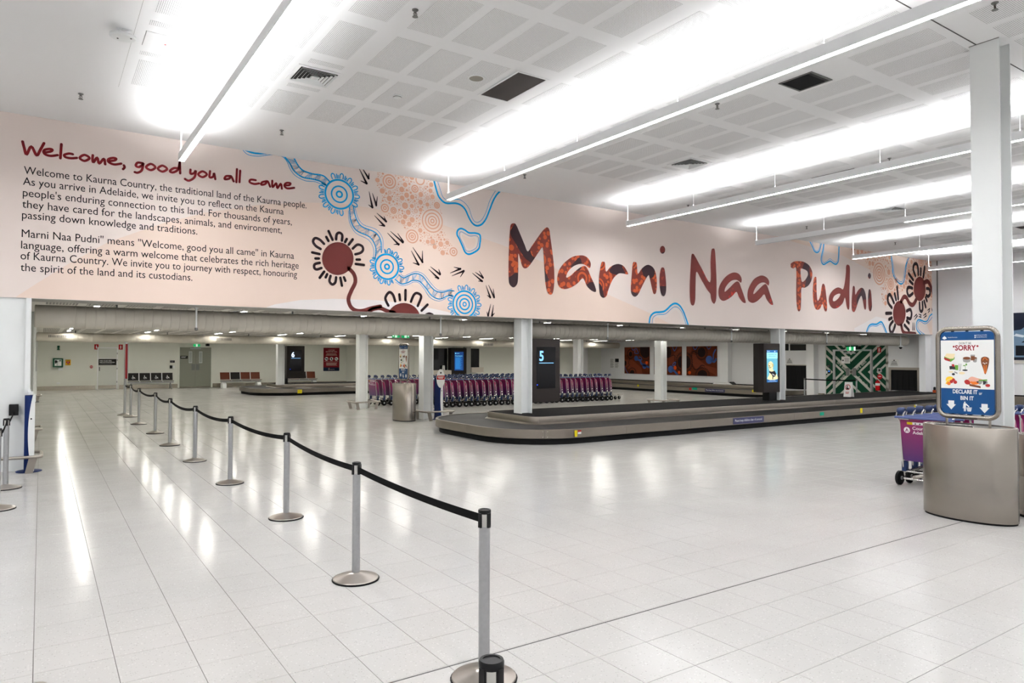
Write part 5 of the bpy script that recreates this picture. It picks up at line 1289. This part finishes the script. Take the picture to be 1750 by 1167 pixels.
for i, zz in enumerate((.74, .705, .67)): q_.rect(w_*(.2-.03*i), w_*(.8+.03*i), h_*zz, h_*zz+.018)
for i in range(3): q_.rect(w_*(.06+.31*i), w_*(.32+.3*i), h_*.41, h_*.41+.012)
for i in range(4): q_.rect(w_*(.16+.02*(i % 2)), w_*(.86-.03*(i % 3)), h_*(.345-.035*i), h_*(.345-.035*i)+.02)
q_.text('BORDER FORCE', w_*.44, h_*.05, size=.07, width=w_*.26); q_.ring(w_*.35, h_*.075, .04, .014); q_.rect(w_*.335, w_*.365, h_*.1, h_*.135); q_.build('lettering', ink('poster_pale', (226, 200, 190)), b)
for i in range(3):
    cx, cy = w_*(.19+.31*i), h_*.525
    Print(P, .002).disc(cx, cy, .115).build('icon_disc', M['paper'], b)
    q_ = Print(P, .003)
    if i == 0: q_.rect(cx-.07, cx+.07, cy-.03, cy+.03).disc(cx-.04, cy, .04).disc(cx+.04, cy, .04)
    elif i == 1: q_.fill([(cx-.03,cy-.07),(cx+.03,cy-.07),(cx+.03,cy+.07),(cx-.03,cy+.07)])
    else: q_.rect(cx-.07, cx+.03, cy-.02, cy+.02)
    q_.stroke([(cx-.07, cy+.07), (cx+.07, cy-.07)], .012); q_.build('icon_print', INKB, b)

# service counters on the nearer back wall
wn = mat('dark_glazing', (24, 24, 25), .15); ct = mat('counter_laminate', (196, 188, 176), .5, noise=.03)
for i, (x0, x1, z0) in enumerate(((16.7, 17.9, 1.06), (19.22, 19.88, 1.2))):
    wi = struct('window_%d' % (i+1), MB().box(x0, x1, YF2-.03, YF2, z0, 2.22), wn)
    MB().box(x0-.04, x0, YF2-.06, YF2, z0, 2.26).box(x1, x1+.04, YF2-.06, YF2, z0, 2.26).box(x0-.04, x1+.04, YF2-.06, YF2, 2.22, 2.26).build('frame', M['backwall'], wi)
    MB().bbox(x0-.03, x1+.06, YF2-.42, YF2, z0-.26 if i else .0, z0, .01).build('counter', ct, wi)
    if i == 0:
        MB().box(17.05, 17.35, YF2-.06, YF2-.03, 1.62, 2.2).build('monitor', M['screenblk'], wi)
q = onY(758.5, 632, YF2-.2)
t = thing('leaflet_stand', 'white leaflet stand on the pale counter left of the blue screen', 'stand', (q.x, q.y, 1.06))
MB().prism([(0,0),(.1,0),(.03,.25),(.015,.25)], lambda u, v, d: (q.x+d, q.y+u, 1.061+v), -.065, .065).build('card', M['paper'], t); Print(Plane((q.x-.06, q.y-.001, 1.06), (1, 0, 0), (0, .06, 1)), .002).rect(.03, .06, .03, .09).rect(.03, .09, .18, .19).rect(.03, .08, .15, .16).build('print', INKB, t)
struct('trim_11', MB().box(18.9, 19.2, YF2-.3, YF2, 0, 2.3), mat('pilaster_grey', (150, 151, 146), .6))

# ------------------------------------------------------------------ right wall: fire exit, tunnels, notices, paintings
PX = Plane((XR-.03, 0, 0), (0, -1, 0), (0, 0, 1))
def wx(pts, X=XR): return [(-q.y, q.z) for q in (onX(x, y, X) for x, y in pts)]
cF = cr(1405, 580, 11.117)
FG = mat('exit_vinyl_green', (0, 62, 40), .5, spec=.15)
g = wx(cF((65,100),(1218,100))); u0, u1 = g[0][0], g[1][0]; ztop = 2.31
dl, dr = wx(cF((262,240)))[0][0], wx(cF((925,240)))[0][0]; zd = 2.07
w3 = thing('exit_wall_graphic', 'dark green wall vinyl with white diagonal stripes around the fire exit', 'wall graphic', (XR, -u0, 0))
MB().box(XR-.012, XR-.002, -u0, -dl+.09, 0, ztop).box(XR-.012, XR-.002, -dr-.09, -u1, 0, ztop).box(XR-.012, XR-.002, -dl+.09, -dr-.09, zd+.06, ztop).build('vinyl', FG, w3)
d3 = struct('door_3', MB().box(XR-.07, XR, -dl, -dl+.11, 0, zd+.07).box(XR-.07, XR, -dr-.07, -dr, 0, zd+.07).box(XR-.07, XR, -dl+.0, -dr, zd, zd+.07), M['alu'])
dm = (dl+dr)/2-.02
MB().box(XR-.03, XR-.002, -dl, -dm+.004, .01, zd).build('leaf', FG, d3); MB().box(XR-.03, XR-.002, -dm-.004, -dr, .01, zd).build('leaf', FG, d3)
stripes = []
cx0, cy0, K = 557, 618, .96
for d, side in ((155,'l'),(377,'l'),(158,'r'),(348,'r'),(508,'r'),(218,'t'),(346,'t'),(232,'b'),(400,'b')):
    far = 1300
    for sg in (-1, 1):
        if side in 'lr':
            s_ = -1 if side == 'l' else 1; x = cx0+s_*d
            stripes.append([(x-28, cy0), (x+28, cy0), (x+28+s_*far, cy0+sg*far*K), (x-28+s_*far, cy0+sg*far*K)])
        else:
            s_ = -1 if side == 't' else 1; y = cy0+s_*d
            stripes.append([(cx0, y-27), (cx0, y+27), (cx0+sg*far, y+27+s_*far*K), (cx0+sg*far, y-27+s_*far*K)])
for a_, b__ in ((1,1),(1,-1),(-1,1),(-1,-1)): stripes.append([(cx0-33, cy0), (cx0+33, cy0), (cx0+33+a_*1300, cy0+b__*1300*K), (cx0-33+a_*1300, cy0+b__*1300*K)])
stripes += [[(60,90),(80,90),(80,1100),(60,1100)], [(1215,90),(1255,90),(1255,1100),(1215,1100)]]
STW = ink('stripe_white', (200, 200, 190))
for quad in stripes:
    for lim, depth, par in (((u0, dl-.11, .0, ztop), .0135, w3), ((dr+.07, u1+.09, .0, ztop), .0135, w3), ((dl-.11, dr+.07, zd+.07, ztop), .0135, w3), ((dl, dr, .01, zd), .0315, d3)):
        poly = clip(quad, (40, 1262, 60, 1280))
        if not poly: continue
        pq = Print(Plane((XR, 0, 0), (0, -1, 0), (0, 0, 1)), depth, lim); pq.face(wx([(1405+x/11.117, 580+y/11.117) for x, y in poly]))
        if pq.mb.f: pq.build('stripe', STW, par)
P = Plane((XR-.032, 0, 0), (0, -1, 0), (0, 0, 1))
for (x, y), ang in (((283,425),-.74),((675,575),.74),((285,840),.74),((668,715),-.74)):
    u, v = wx(cF((x, y)))[0]; pq = Print(P, .002); pq.text('fire exit', u, v-.04, size=.2, width=.56, bold=.01, ang=ang); pq.build('lettering', STW, d3)
for x0, x1 in ((460, 530), (585, 655)):
    (ua, za), (ub, zb) = wx(cF((x0, 690), (x1, 545))); MB().bbox(XR-.045, XR-.031, -ub, -ua, za, zb, .003).build('push_plate', M['tin'], d3)
(ua, za), (ub, zb) = wx(cF((425, 270), (655, 243))); MB().bbox(XR-.1, XR-.03, -ub, -ua, za, zb, .004).build('door_closer', M['alu'], d3)
(ua, za), (ub, zb) = wx(cF((377, 455), (537, 325))); nt_ = MB().box(XR-.036, XR-.03, -ub, -ua, za, zb).build('notice', M['paper'], d3)
pq = Print(Plane((XR-.0365, -ua, za), (0, -1, 0), (0, 0, 1)), .001); pq.disc(.07, .13, .035)
for i in range(4): pq.rect(.14, .34, .06+.05*i, .075+.05*i)
pq.build('lettering', INKB, nt_)
def wallplate(name, lab, cat, p0, p1, m, th=.02, X=XR, col=None):
    (ua, za), (ub, zb) = wx([p0, p1], X)
    t = thing(name, lab, cat, (X, -(ua+ub)/2, min(za, zb)))
    b = MB().bbox(X-th, X-.001, -ub, -ua, min(za, zb), max(za, zb), .002).build('panel', m, t)
    return t, b, Plane((X-th-.001, -ua, min(za, zb)), (0, -1, 0), (0, 0, 1)), ub-ua, abs(zb-za)
# exit sign over the fire door
(ua, za), (ub, zb) = wx([(1447, 599), (1459.5, 592.5)], 28.3)
t = thing('exit_sign', 'green exit sign hanging over the green fire exit doors', 'exit sign', (28.3, -ua, za))
b = MB().box(28.28, 28.32, -ub, -ua, za, zb).build('box', EXITG, t); MB().box(28.28, 28.32, -ub-.05, -ub, za, zb).build('end_panel', LW, t)
P = Plane((28.279, -ua, za), (0, -1, 0), (0, 0, 1)); w_ = ub-ua; h_ = zb-za
Print(P, .001).rect(w_*.38, w_*.62, .01, h_-.01).build('white_field', LW, b); Print(P, .002).disc(w_*.52, h_*.8, .016, n=10).stroke([(w_*.5,h_*.65),(w_*.48,h_*.4),(w_*.55,h_*.15)], .009).build('figure_print', EXITG, b)
MB().tube([(28.3, -(ua+ub)/2, zb), (28.3, -(ua+ub)/2, ZC2)], .01, 6).build('stem', M['steelw'], t)
t, b, P, w_, h_ = wallplate('wall_camera', 'black boxed camera beside the exit sign of the green doors', 'camera', (1461.5, 597), (1471, 591.5), M['black'], .14); MB().tube([(XR-.14, -u0-1.0, 2.2), (XR-.2, -u0-1.0, 2.2)], .03, 10).build('lens', M['screenblk'], t)
t, b, P, w_, h_ = wallplate('fire_sign', 'red extinguisher location sign right of the fire exit', 'sign', (1500, 602.3), (1506, 593.3), REDS, .03); Print(P, .001).fill([(w_*.35,h_*.15),(w_*.65,h_*.15),(w_*.65,h_*.75),(w_*.5,h_*.88),(w_*.35,h_*.75)]).build('pictogram', M['paper'], b)
t, b, P, w_, h_ = wallplate('grey_switch_box', 'small grey box above the round red sign by the fire exit', 'switch box', (1500.3, 636), (1508, 629), M['alu'], .06); Print(P, .001).disc(w_/2, h_/2, .045).build('button', M['black'], b)
(uc, zc_), = wx([(1504, 643.5)])
t = thing('round_sign', 'round red sign with white band above the fire extinguisher', 'sign', (XR, -uc, zc_-.1)); MB().lathe([(0, -.012), (.105, -.012), (.105, 0)], 24, (XR-.014, -uc, zc_), 'x').build('disc', REDS, t); Print(Plane((XR-.027, -uc, zc_), (0, -1, 0), (0, 0, 1)), .001).rect(-.06, .06, -.012, .004).rect(-.05, .05, .02, .03).build('lettering', M['paper'], t)
(uc, zc_), = wx([(1502.2, 667)])
t = thing('fire_extinguisher', 'red fire extinguisher with white label on the striped wall', 'fire extinguisher', (XR-.1, -uc, zc_))
MB().lathe([(.0, 0), (.085, 0), (.09, .02), (.09, .32), (.07, .38), (.03, .4), (.03, .43)], 24, (XR-.1, -uc, zc_)).build('cylinder', ink('extinguisher_red', (190, 24, 30), .25), t)
MB().lathe([(.0915, .2), (.0915, .3)], 24, (XR-.1, -uc, zc_)).build('label', M['paper'], t); MB().tube([(XR-.1, -uc, zc_+.43), (XR-.16, -uc+.02, zc_+.47)], .012, 8).tube([(XR-.1, -uc, zc_+.42), (XR-.1, -uc+.1, zc_+.4), (XR-.1, -uc+.11, zc_+.2)], .012, 8).build('valve', M['black'], t)
t, b, P, w_, h_ = wallplate('wall_reader', 'black card reader with blue light left of the fire exit', 'reader', (1416, 638), (1419.8, 632.5), M['black'], .05); Print(P, .001).disc(w_/2, h_*.65, .03).build('light', mat('reader_blue', (60, 140, 255), .4, emit=1.5), b)
MB().bbox(XR-.03, XR-.002, wx([(1414.5, 635)])[0][0]*-1, wx([(1412.5, 635)])[0][0]*-1, 1.08, 1.2, .003).build('switch', M['steelw'], t)
t, b, P, w_, h_ = wallplate('small_sign', 'small dark grey sign above the reader left of the fire exit', 'sign', (1414, 627.5), (1419.5, 624), ink('sign_grey', (52, 50, 48)), .02); Print(P, .001).rect(w_*.1, w_*.6, h_*.6, h_*.7).rect(w_*.1, w_*.5, h_*.35, h_*.45).build('lettering', GREY, b)
def tunnel(lab, y0, y1, z1, frame, z0=.3, n=9, kickz=0):
    t = thing('baggage_tunnel', lab, 'tunnel', (XR, (y0+y1)/2, 0))
    f = frame
    if f:
        MB().box(XR-.1, XR-.002, y0, y0+f, z0, z1).build('frame_side', M['ss'], t); MB().box(XR-.1, XR-.002, y1-f, y1, z0, z1).build('frame_side', M['ss'], t); MB().box(XR-.1, XR-.002, y0+f, y1-f, z1-f, z1).build('frame_top', M['ss'], t)
    else: MB().box(XR-.06, XR-.002, y0-.02, y1+.02, z1, z1+.04).build('frame_top', M['ducts'], t)
    MB().box(XR-.008, XR-.002, y0+f, y1-f, z0, z1-f).build('void', M['slot'], t)
    wd = (y1-y0-2*f)/n
    for i in range(n):
        a = y0+f+i*wd; dx = .012*(i % 2)
        MB().box(XR-.03-dx, XR-.025-dx, a+.004, a+wd+.01, z0+.02, z1-f-.002).build('curtain_strip', ink('curtain_black', (20, 20, 21), .5), t)
    return t
tunnel('black curtained baggage tunnel in a stainless frame at the end of the nearest carousel', 13.68, 14.9, 1.4, .1, IS+.005)
tunnel('black curtained baggage tunnel where the painting carousel meets the wall', 18.44, 19.64, 1.42, 0, .33)
for i, (x0, x1) in enumerate(((1335, 1348.5), (1350.5, 1379.5))):
    t, b, P, w_, h_ = wallplate('louvre_panel', ['short dark vent panel high beside the carousel column', 'long dark vent panel high above the black tunnel curtain'][i], 'vent', (x0, 599), (x1, 588.5), M['slot'], .02)
    (ua, za), (ub, zb) = wx([(x0, 599), (x1, 588.5)])
    for k in range(6): MB().box(XR-.035, XR-.02, -ub+.02, -ua-.02, za+.02+k*.065, za+.05+k*.065).build('blade', ink('vent_dark', (60, 58, 57)), t)
    MB().box(XR-.03, XR-.001, -ub-.03, -ub, za-.03, zb+.03).box(XR-.03, XR-.001, -ua, -ua+.03, za-.03, zb+.03).box(XR-.03, XR-.001, -ub, -ua, za-.03, za).box(XR-.03, XR-.001, -ub, -ua, zb, zb+.03).build('frame', M['steelw'], t)
for (p0, p1), lab in ((((1343.5, 622.5), (1355.5, 612)), 'white crest notice above the tunnel curtain beside the carousel column'), (((1520.5, 626.5), (1536, 614)), 'white crest notice above the stainless framed tunnel')):
    t, b, P, w_, h_ = wallplate('notice', lab, 'notice', p0, p1, M['paper'], .006)
    pq = Print(P, .001); pq.disc(w_/2, h_*.85, .035, .022)
    for k in range(6): pq.rect(w_*(.25-.03*k), w_*(.75+.03*k), h_*(.68-.1*k), h_*(.68-.1*k)+.012)
    pq.build('lettering', INKB, b)
t, b, P, w_, h_ = wallplate('artist_panel', 'small white text panel left of the brown paintings', 'panel', (1043, 628.5), (1050, 613), M['paper'], .008, XR)
pq = Print(P, .001)
for k in range(12): pq.rect(w_*.05, w_*(.75+.15*math.sin(k*2)), h_*(.93-.08*k), h_*(.93-.08*k)+.02)
pq.build('lettering', GREY, b)
t, b, P, w_, h_ = wallplate('artist_panel', 'small white text panel with a black square, next to the first brown painting', 'panel', (1051, 629), (1058, 612.5), M['paper'], .008, XR)
Print(P, .001).rect(w_*.05, w_*.95, h_*.62, h_*.98).build('photo_print', M['black'], b)
pq = Print(P, .001)
for k in range(7): pq.rect(w_*.05, w_*(.8+.15*math.sin(k*2)), h_*(.54-.08*k), h_*(.54-.08*k)+.02)
pq.build('lettering', GREY, b)

CN = ink('canvas_brown', (96, 42, 20), .7); CDK = ink('paint_dark', (36, 16, 14)); CBL = ink('paint_blue', (68, 92, 150)); COR = ink('paint_orange', (214, 78, 20)); CLT = ink('paint_ochre', (116, 54, 32))
cP = cr(1060, 580, 9.722)
def painting(lab, x0, x1, draw):
    (ua, za), (ub, zb) = wx(cP((x0, 570), (x1, 115)), XR-.05); za, zb = .81, 2.36
    t = thing('painting', lab, 'painting', (XR, -(ua+ub)/2, za), group='brown dot paintings')
    MB().box(XR-.05, XR-.002, -ub, -ua, za, zb).build('canvas', CN, t)
    lim = (ua+.004, ub-.004, za+.004, zb-.004); PP = Plane((XR-.051, 0, 0), (0, -1, 0), (0, 0, 1))
    W = lambda *a: wx(cP(*a), XR-.05)
    def pr_(n, m, fn, d=.001): q_ = Print(PP, d, lim); fn(q_, W); q_.build(n, m, t)
    draw(pr_)
def sun(q, W, x, y, rx, ry, wob=1):
    q.fill(W(*[(x+rx*math.cos(2*PI*i/28), y+ry*math.sin(2*PI*i/28)) for i in range(28)]))
def wave(q, W, x, y, rx, ry, n=20):
    q.stroke(W(*[(x+rx*(1+.13*math.cos(n*a))*math.cos(a), y+ry*(1+.13*math.cos(n*a))*math.sin(a)) for a in [2*PI*i/(n*4) for i in range(n*4)]]), .016, True, sm=False)
def d1_(pr_):
    pr_('ochre_print', CLT, lambda q, W: (q.fill(W((70,330),(200,340),(350,470),(370,570),(240,570),(130,480),(70,450))), q.fill(W((80,125),(330,125),(330,200),(230,230),(80,260)))))
    pr_('sun_print', CDK, lambda q, W: sun(q, W, 420, 165, 92, 145), .002); pr_('sun_print', CDK, lambda q, W: sun(q, W, 172, 243, 28, 40), .002); pr_('sun_print', CDK, lambda q, W: sun(q, W, 80, 395, 24, 42), .002); pr_('sun_print', CDK, lambda q, W: sun(q, W, 200, 550, 36, 44), .002)
    pr_('wave_print', CDK, lambda q, W: (wave(q, W, 172, 243, 52, 75), wave(q, W, 420, 165, 118, 185, 30), wave(q, W, 200, 550, 62, 76), q.stroke(W((165,310),(140,380),(150,430),(110,470),(120,520)), .018)), .0025)
    pr_('river_print', CBL, lambda q, W: (sun(q, W, 265, 312, 32, 42), sun(q, W, 402, 445, 32, 42), q.stroke(W((280,330),(330,350),(350,400),(400,430),(470,460)), .06), q.stroke(W((190,130),(215,180),(260,150),(290,190),(300,230),(240,225),(250,180)), .022), q.stroke(W((75,450),(100,520),(130,560)), .02), q.stroke(W((310,290),(345,300),(360,340),(320,330)), .02)), .003)
    pr_('dot_print', COR, lambda q, W: sun(q, W, 440, 388, 20, 27), .0035)
def d2_(pr_):
    pr_('ochre_print', CLT, lambda q, W: q.fill(W((800,320),(900,230),(1015,120),(1015,230),(900,400),(800,430))))
    pr_('sun_print', CDK, lambda q, W: sun(q, W, 790, 215, 58, 92), .002); pr_('sun_print', CDK, lambda q, W: sun(q, W, 1022, 375, 66, 102), .002); pr_('sun_print', CDK, lambda q, W: sun(q, W, 560, 190, 60, 100), .002)
    pr_('wave_print', CDK, lambda q, W: (wave(q, W, 1022, 375, 92, 150, 26), q.stroke(W((830,290),(880,260),(910,280),(905,360),(940,370)), .018)), .0025)
    pr_('river_print', CBL, lambda q, W: (sun(q, W, 840, 495, 46, 58), q.stroke(W((860,505),(900,525),(950,585)), .06), q.stroke(W((865,120),(900,190),(940,125)), .022), q.stroke(W((870,430),(890,390),(920,380),(910,420),(880,440)), .025), q.stroke(W((570,470),(600,410),(620,430)), .04)), .003)
    pr_('dot_print', COR, lambda q, W: sun(q, W, 912, 470, 24, 34), .0035); pr_('dot_print', COR, lambda q, W: sun(q, W, 978, 547, 20, 26), .0035); pr_('dot_print', COR, lambda q, W: sun(q, W, 596, 366, 24, 34), .0035)
def d3_(pr_):
    pr_('ochre_print', CLT, lambda q, W: (q.fill(W((1190,240),(1280,260),(1300,330),(1420,430),(1600,480),(1600,600),(1450,520),(1340,440),(1260,500),(1200,400))), q.fill(W((1110,120),(1200,120),(1180,200),(1110,260)))))
    pr_('sun_print', CDK, lambda q, W: sun(q, W, 1352, 215, 66, 80), .002); pr_('sun_print', CDK, lambda q, W: sun(q, W, 1105, 378, 66, 106), .002); pr_('sun_print', CDK, lambda q, W: sun(q, W, 1365, 590, 82, 84), .002)
    pr_('wave_print', CDK, lambda q, W: (wave(q, W, 1352, 215, 92, 118, 24), wave(q, W, 1105, 378, 92, 148, 26), wave(q, W, 1365, 590, 112, 118, 24), q.stroke(W((1190,290),(1195,215),(1230,200),(1290,240)), .018), q.stroke(W((1190,400),(1215,470),(1250,500),(1300,480),(1350,430),(1400,440)), .018)), .0025)
    pr_('river_print', CBL, lambda q, W: (sun(q, W, 1478, 338, 56, 68), q.stroke(W((1510,350),(1560,370),(1590,330)), .06), q.stroke(W((1545,330),(1550,240),(1585,170)), .035), q.stroke(W((1205,115),(1245,170),(1285,115)), .022), q.stroke(W((1435,115),(1470,160),(1510,115)), .022)), .003)
    pr_('dot_print', COR, lambda q, W: sun(q, W, 1152, 552, 24, 28), .0035)
painting('brown painting farthest left of the three on the right wall', 70, 480, d1_)
painting('middle brown painting, half hidden by the white railed column', 562, 1015, d2_)
painting('brown painting nearest the dog picture screen', 1100, 1600, d3_)

# advertising poster with a car, seen past the tall column
y1_, y0_ = 10.62, 7.2
t = thing('car_poster', 'large dark poster of a pale blue car on the right wall', 'poster', (XR, 8.9, 1.75))
MB().box(XR-.03, XR-.002, y0_, y1_, 1.72, 3.4).build('board', ink('poster_night', (28, 32, 44), .3), t); MB().box(XR-.028, XR-.004, y0_, y1_, 1.6, 1.72).build('sill', ink('poster_sill', (188, 184, 176)), t)
P = Plane((XR-.031, y1_, 1.72), (0, -1, 0), (0, 0, 1))
def car(n, m, fn, d): q_ = Print(P, d); fn(q_); q_.build(n, m, t)
BODY = ink('car_body', (104, 128, 150), .3); 
mir = lambda pts: pts+[(3.42-x, y) for x, y in reversed(pts)]
car('car_body_print', BODY, lambda q: q.fill(mir([(.12,.1),(.1,.5),(.06,.85),(.12,1.05),(.35,1.08),(.75,1.4),(1.2,1.45)])), .001)
car('windscreen_print', ink('car_glass', (30, 38, 52), .2), lambda q: q.fill(mir([(.42,1.08),(.78,1.36),(1.2,1.4)])), .002)
car('grille_print', ink('car_dark', (20, 22, 28), .3), lambda q: (q.fill(mir([(.35,.62),(.6,.8),(1.2,.82)])), q.fill(mir([(.18,.16),(.18,.52),(.8,.5),(1.2,.48)]))), .002)
car('lamp_print', ink('car_lamp', (206, 214, 220), .2), lambda q: (q.fill([(.12,.86),(.4,.8),(.5,.86),(.2,.94)]), q.fill([(3.3,.86),(3.02,.8),(2.92,.86),(3.22,.94)])), .003)
car('plate_print', ink('car_plate', (150, 160, 176)), lambda q: q.rect(1.42, 2.0, .52, .66), .003)

# ------------------------------------------------------------------ ceiling fittings
def diffuser_vent(lab, x, y, s=.3):
    t = thing('air_diffuser', lab, 'vent', (x, y, ZC), wc=False)
    MB().box(-s, s, -s, -s+.05, -.012, -.003).box(-s, s, s-.05, s, -.012, -.003).box(-s, -s+.05, -s+.05, s-.05, -.012, -.003).box(s-.05, s, -s+.05, s-.05, -.012, -.003).build('frame', M['ceil'], t)
    MB().box(-s+.05, s-.05, -s+.05, s-.05, -.005, -.003).build('void', M['slot'], t)
    for k in range(5):
        a = s-.06-k*.045
        for sx in (-1, 1):
            b = a-.02
            MB().add([(sx*a, -a, -.028), (sx*a, a, -.028), (sx*b, b, -.008), (sx*b, -b, -.008)], [(0,1,2,3)]).build('blade', M['steelw'], t, smooth=False)
            MB().add([(-a, sx*a, -.028), (a, sx*a, -.028), (b, sx*b, -.008), (-b, sx*b, -.008)], [(0,1,2,3)]).build('blade', M['steelw'], t, smooth=False)
    MB().box(-.04, .04, -.04, .04, -.03, -.01).build('hub', M['steelw'], t)
diffuser_vent('square slatted air diffuser in the ceiling right of the first long light', 2.99, 9.18)
diffuser_vent('square slatted air diffuser in the ceiling between the second and third long lights', 10.38, 9.2)
diffuser_vent('square slatted air diffuser in the ceiling between the third and fourth long lights', 17.78, 9.17)
def grille(lab, x0, x1, y0, y1, deep=False):
    t = thing('return_grille', lab, 'vent', ((x0+x1)/2, (y0+y1)/2, ZC))
    MB().box(x0-.03, x1+.03, y0-.03, y0, ZC-.01, ZC-.003).box(x0-.03, x1+.03, y1, y1+.03, ZC-.01, ZC-.003).box(x0-.03, x0, y0, y1, ZC-.01, ZC-.003).box(x1, x1+.03, y0, y1, ZC-.01, ZC-.003).build('frame', M['ceil'] if not deep else M['tin'], t)
    MB().box(x0, x1, y0, y1, ZC-.005, ZC-.003).build('mesh', ink('grille_black', (16, 16, 17), .9) if deep else ink('grille_dark', (66, 62, 60), .9), t)
    if deep: MB().box(x0, x1, y0, y0+.05, ZC-.007, ZC-.005).build('inner_edge', ink('grille_edge', (46, 45, 45)), t)
grille('dark rectangular return air grille beside the round ceiling speaker', 5.17, 5.63, 7.5, 8.46)
grille('open black square ceiling hatch beside the second long light', 8.36, 8.79, 5.33, 5.77, True)
grille('dark grille in the ceiling half hidden by the third long light', 13.3, 13.76, 7.56, 8.5)
grille('dark grille in the ceiling seen just right of the tall column', 23.1, 23.6, 7.5, 8.4)
def hatch(lab, x, y):
    t = thing('access_hatch', lab, 'hatch', (x, y, ZC)); a, b = .228, .22
    MB().box(x-a, x+a, y-b, y+b, ZC-.006, ZC-.002).build('panel', M['ceil'], t); MB().box(x-a-.006, x-a-.001, y-b, y+b, ZC-.003, ZC-.001).box(x+a+.001, x+a+.006, y-b, y+b, ZC-.003, ZC-.001).build('gap', M['tin'], t)
    MB().lathe([(.0, ZC-.009), (.012, ZC-.009), (.012, ZC-.006)], 10, (x, y+.05, 0)).build('dot', mat('red_dot', (220, 40, 40), .4, emit=.4), t)
hatch('white access hatch with a red dot near the left end of the ceiling', 1.19, 9.2)
t = thing('ceiling_speaker', 'round beige speaker in the ceiling beside the dark grille', 'speaker', (4.81, 7.98, ZC))
MB().lathe([(.115, ZC-.003), (.11, ZC-.014), (.095, ZC-.016)], 32, (4.81, 7.98, 0)).build('rim', M['steelw'], t); MB().lathe([(.095, ZC-.016), (.05, ZC-.02), (0, ZC-.021)], 32, (4.81, 7.98, 0)).build('mesh', ink('speaker_mesh', (150, 146, 136), .8), t)
t = thing('smoke_detector', 'small white smoke detector in the ceiling below the slatted diffuser', 'detector', (4.21, 9.19, ZC))
MB().lathe([(.075, ZC-.003), (.075, ZC-.012), (.06, ZC-.02), (.06, ZC-.03), (.045, ZC-.04), (0, ZC-.042)], 24, (4.21, 9.19, 0)).build('body', M['steelw'], t); MB().lathe([(.062, ZC-.022), (.062, ZC-.028)], 24, (4.21, 9.19, 0)).build('vents', M['slot'], t)
q = onZ(210, 61, ZC-.08)
t = thing('wireless_emitter', 'white oval device hanging from the ceiling at the upper left', 'device', (q.x, q.y, ZC))
MB().lathe([(.0, -.05), (.9, -.05), (1, -.035), (.97, -.015), (.6, 0), (0, 0)], 32, (q.x, q.y, ZC-.06), 'z', .14, .12).build('case', M['steelw'], t)
MB().tube([(q.x-.06, q.y, ZC), (q.x+.03, q.y, ZC-.06)], .01, 6).tube([(q.x+.08, q.y, ZC), (q.x-.02, q.y, ZC-.06)], .01, 6).box(q.x-.07, q.x+.09, q.y-.015, q.y+.015, ZC-.006, ZC).build('bracket', M['fix'], t)
MB().lathe([(.012, 0), (.012, -.004)], 8, (q.x+.08, q.y-.04, ZC-.108)).lathe([(.01, 0), (.01, -.004)], 8, (q.x-.05, q.y+.03, ZC-.11)).build('port', M['black'], t)
def sprinkler(lab, x, y, z=ZC):
    t = thing('sprinkler', lab, 'sprinkler', (x, y, z), group='ceiling sprinklers', wc=False)
    MB().lathe([(.036, -.002), (.034, -.01), (.016, -.014), (.014, -.03), (.01, -.034)], 14).build('escutcheon', M['tin'], t)
    mb = MB(); mb.tube([(-.01, 0, -.03), (-.02, 0, -.05), (-.006, 0, -.075)], .004, 6).tube([(.01, 0, -.03), (.02, 0, -.05), (.006, 0, -.075)], .004, 6).tube([(0, 0, -.03), (0, 0, -.075)], .005, 6); mb.build('yoke', ink('brass_dark', (70, 62, 54), .4), t)
    MB().lathe([(.0, -.076), (.03, -.076), (.032, -.081), (0, -.083)], 14).build('deflector', M['tin'], t)
for i, (x, y, lab) in enumerate(((.42, 11.7, 'left of the first long light near the mural'), (3.27, 11.69, 'right of the first long light near the mural'), (3.31, 6.78, 'above the slatted diffuser at the top edge'), (8.23, 11.7, 'right of the second long light near the mural'),
                  (8.26, 6.78, 'under the middle of the second long light'), (8.31, 3.17, 'above the tall column at the top right'), (13.2, 6.81, 'beside the middle of the third long light'), (13.21, 11.75, 'right of the third long light near the mural'),
                  (18.15, 11.73, 'right of the fourth long light near the mural'), (23.05, 11.73, 'right of the fifth long light near the mural'))):
    sprinkler('small dark ceiling sprinkler %s' % lab, x, y)
t = thing('floor_outlet', 'small round steel floor outlet at the bottom left edge', 'outlet', (.0, 2.45, 0))
q = onZ(63, 1172); MB().lathe([(.045, 0), (.045, .004), (.03, .008), (0, .009)], 20, (q.x, q.y, 0)).build('disc', M['ss'], t, org=t.location)
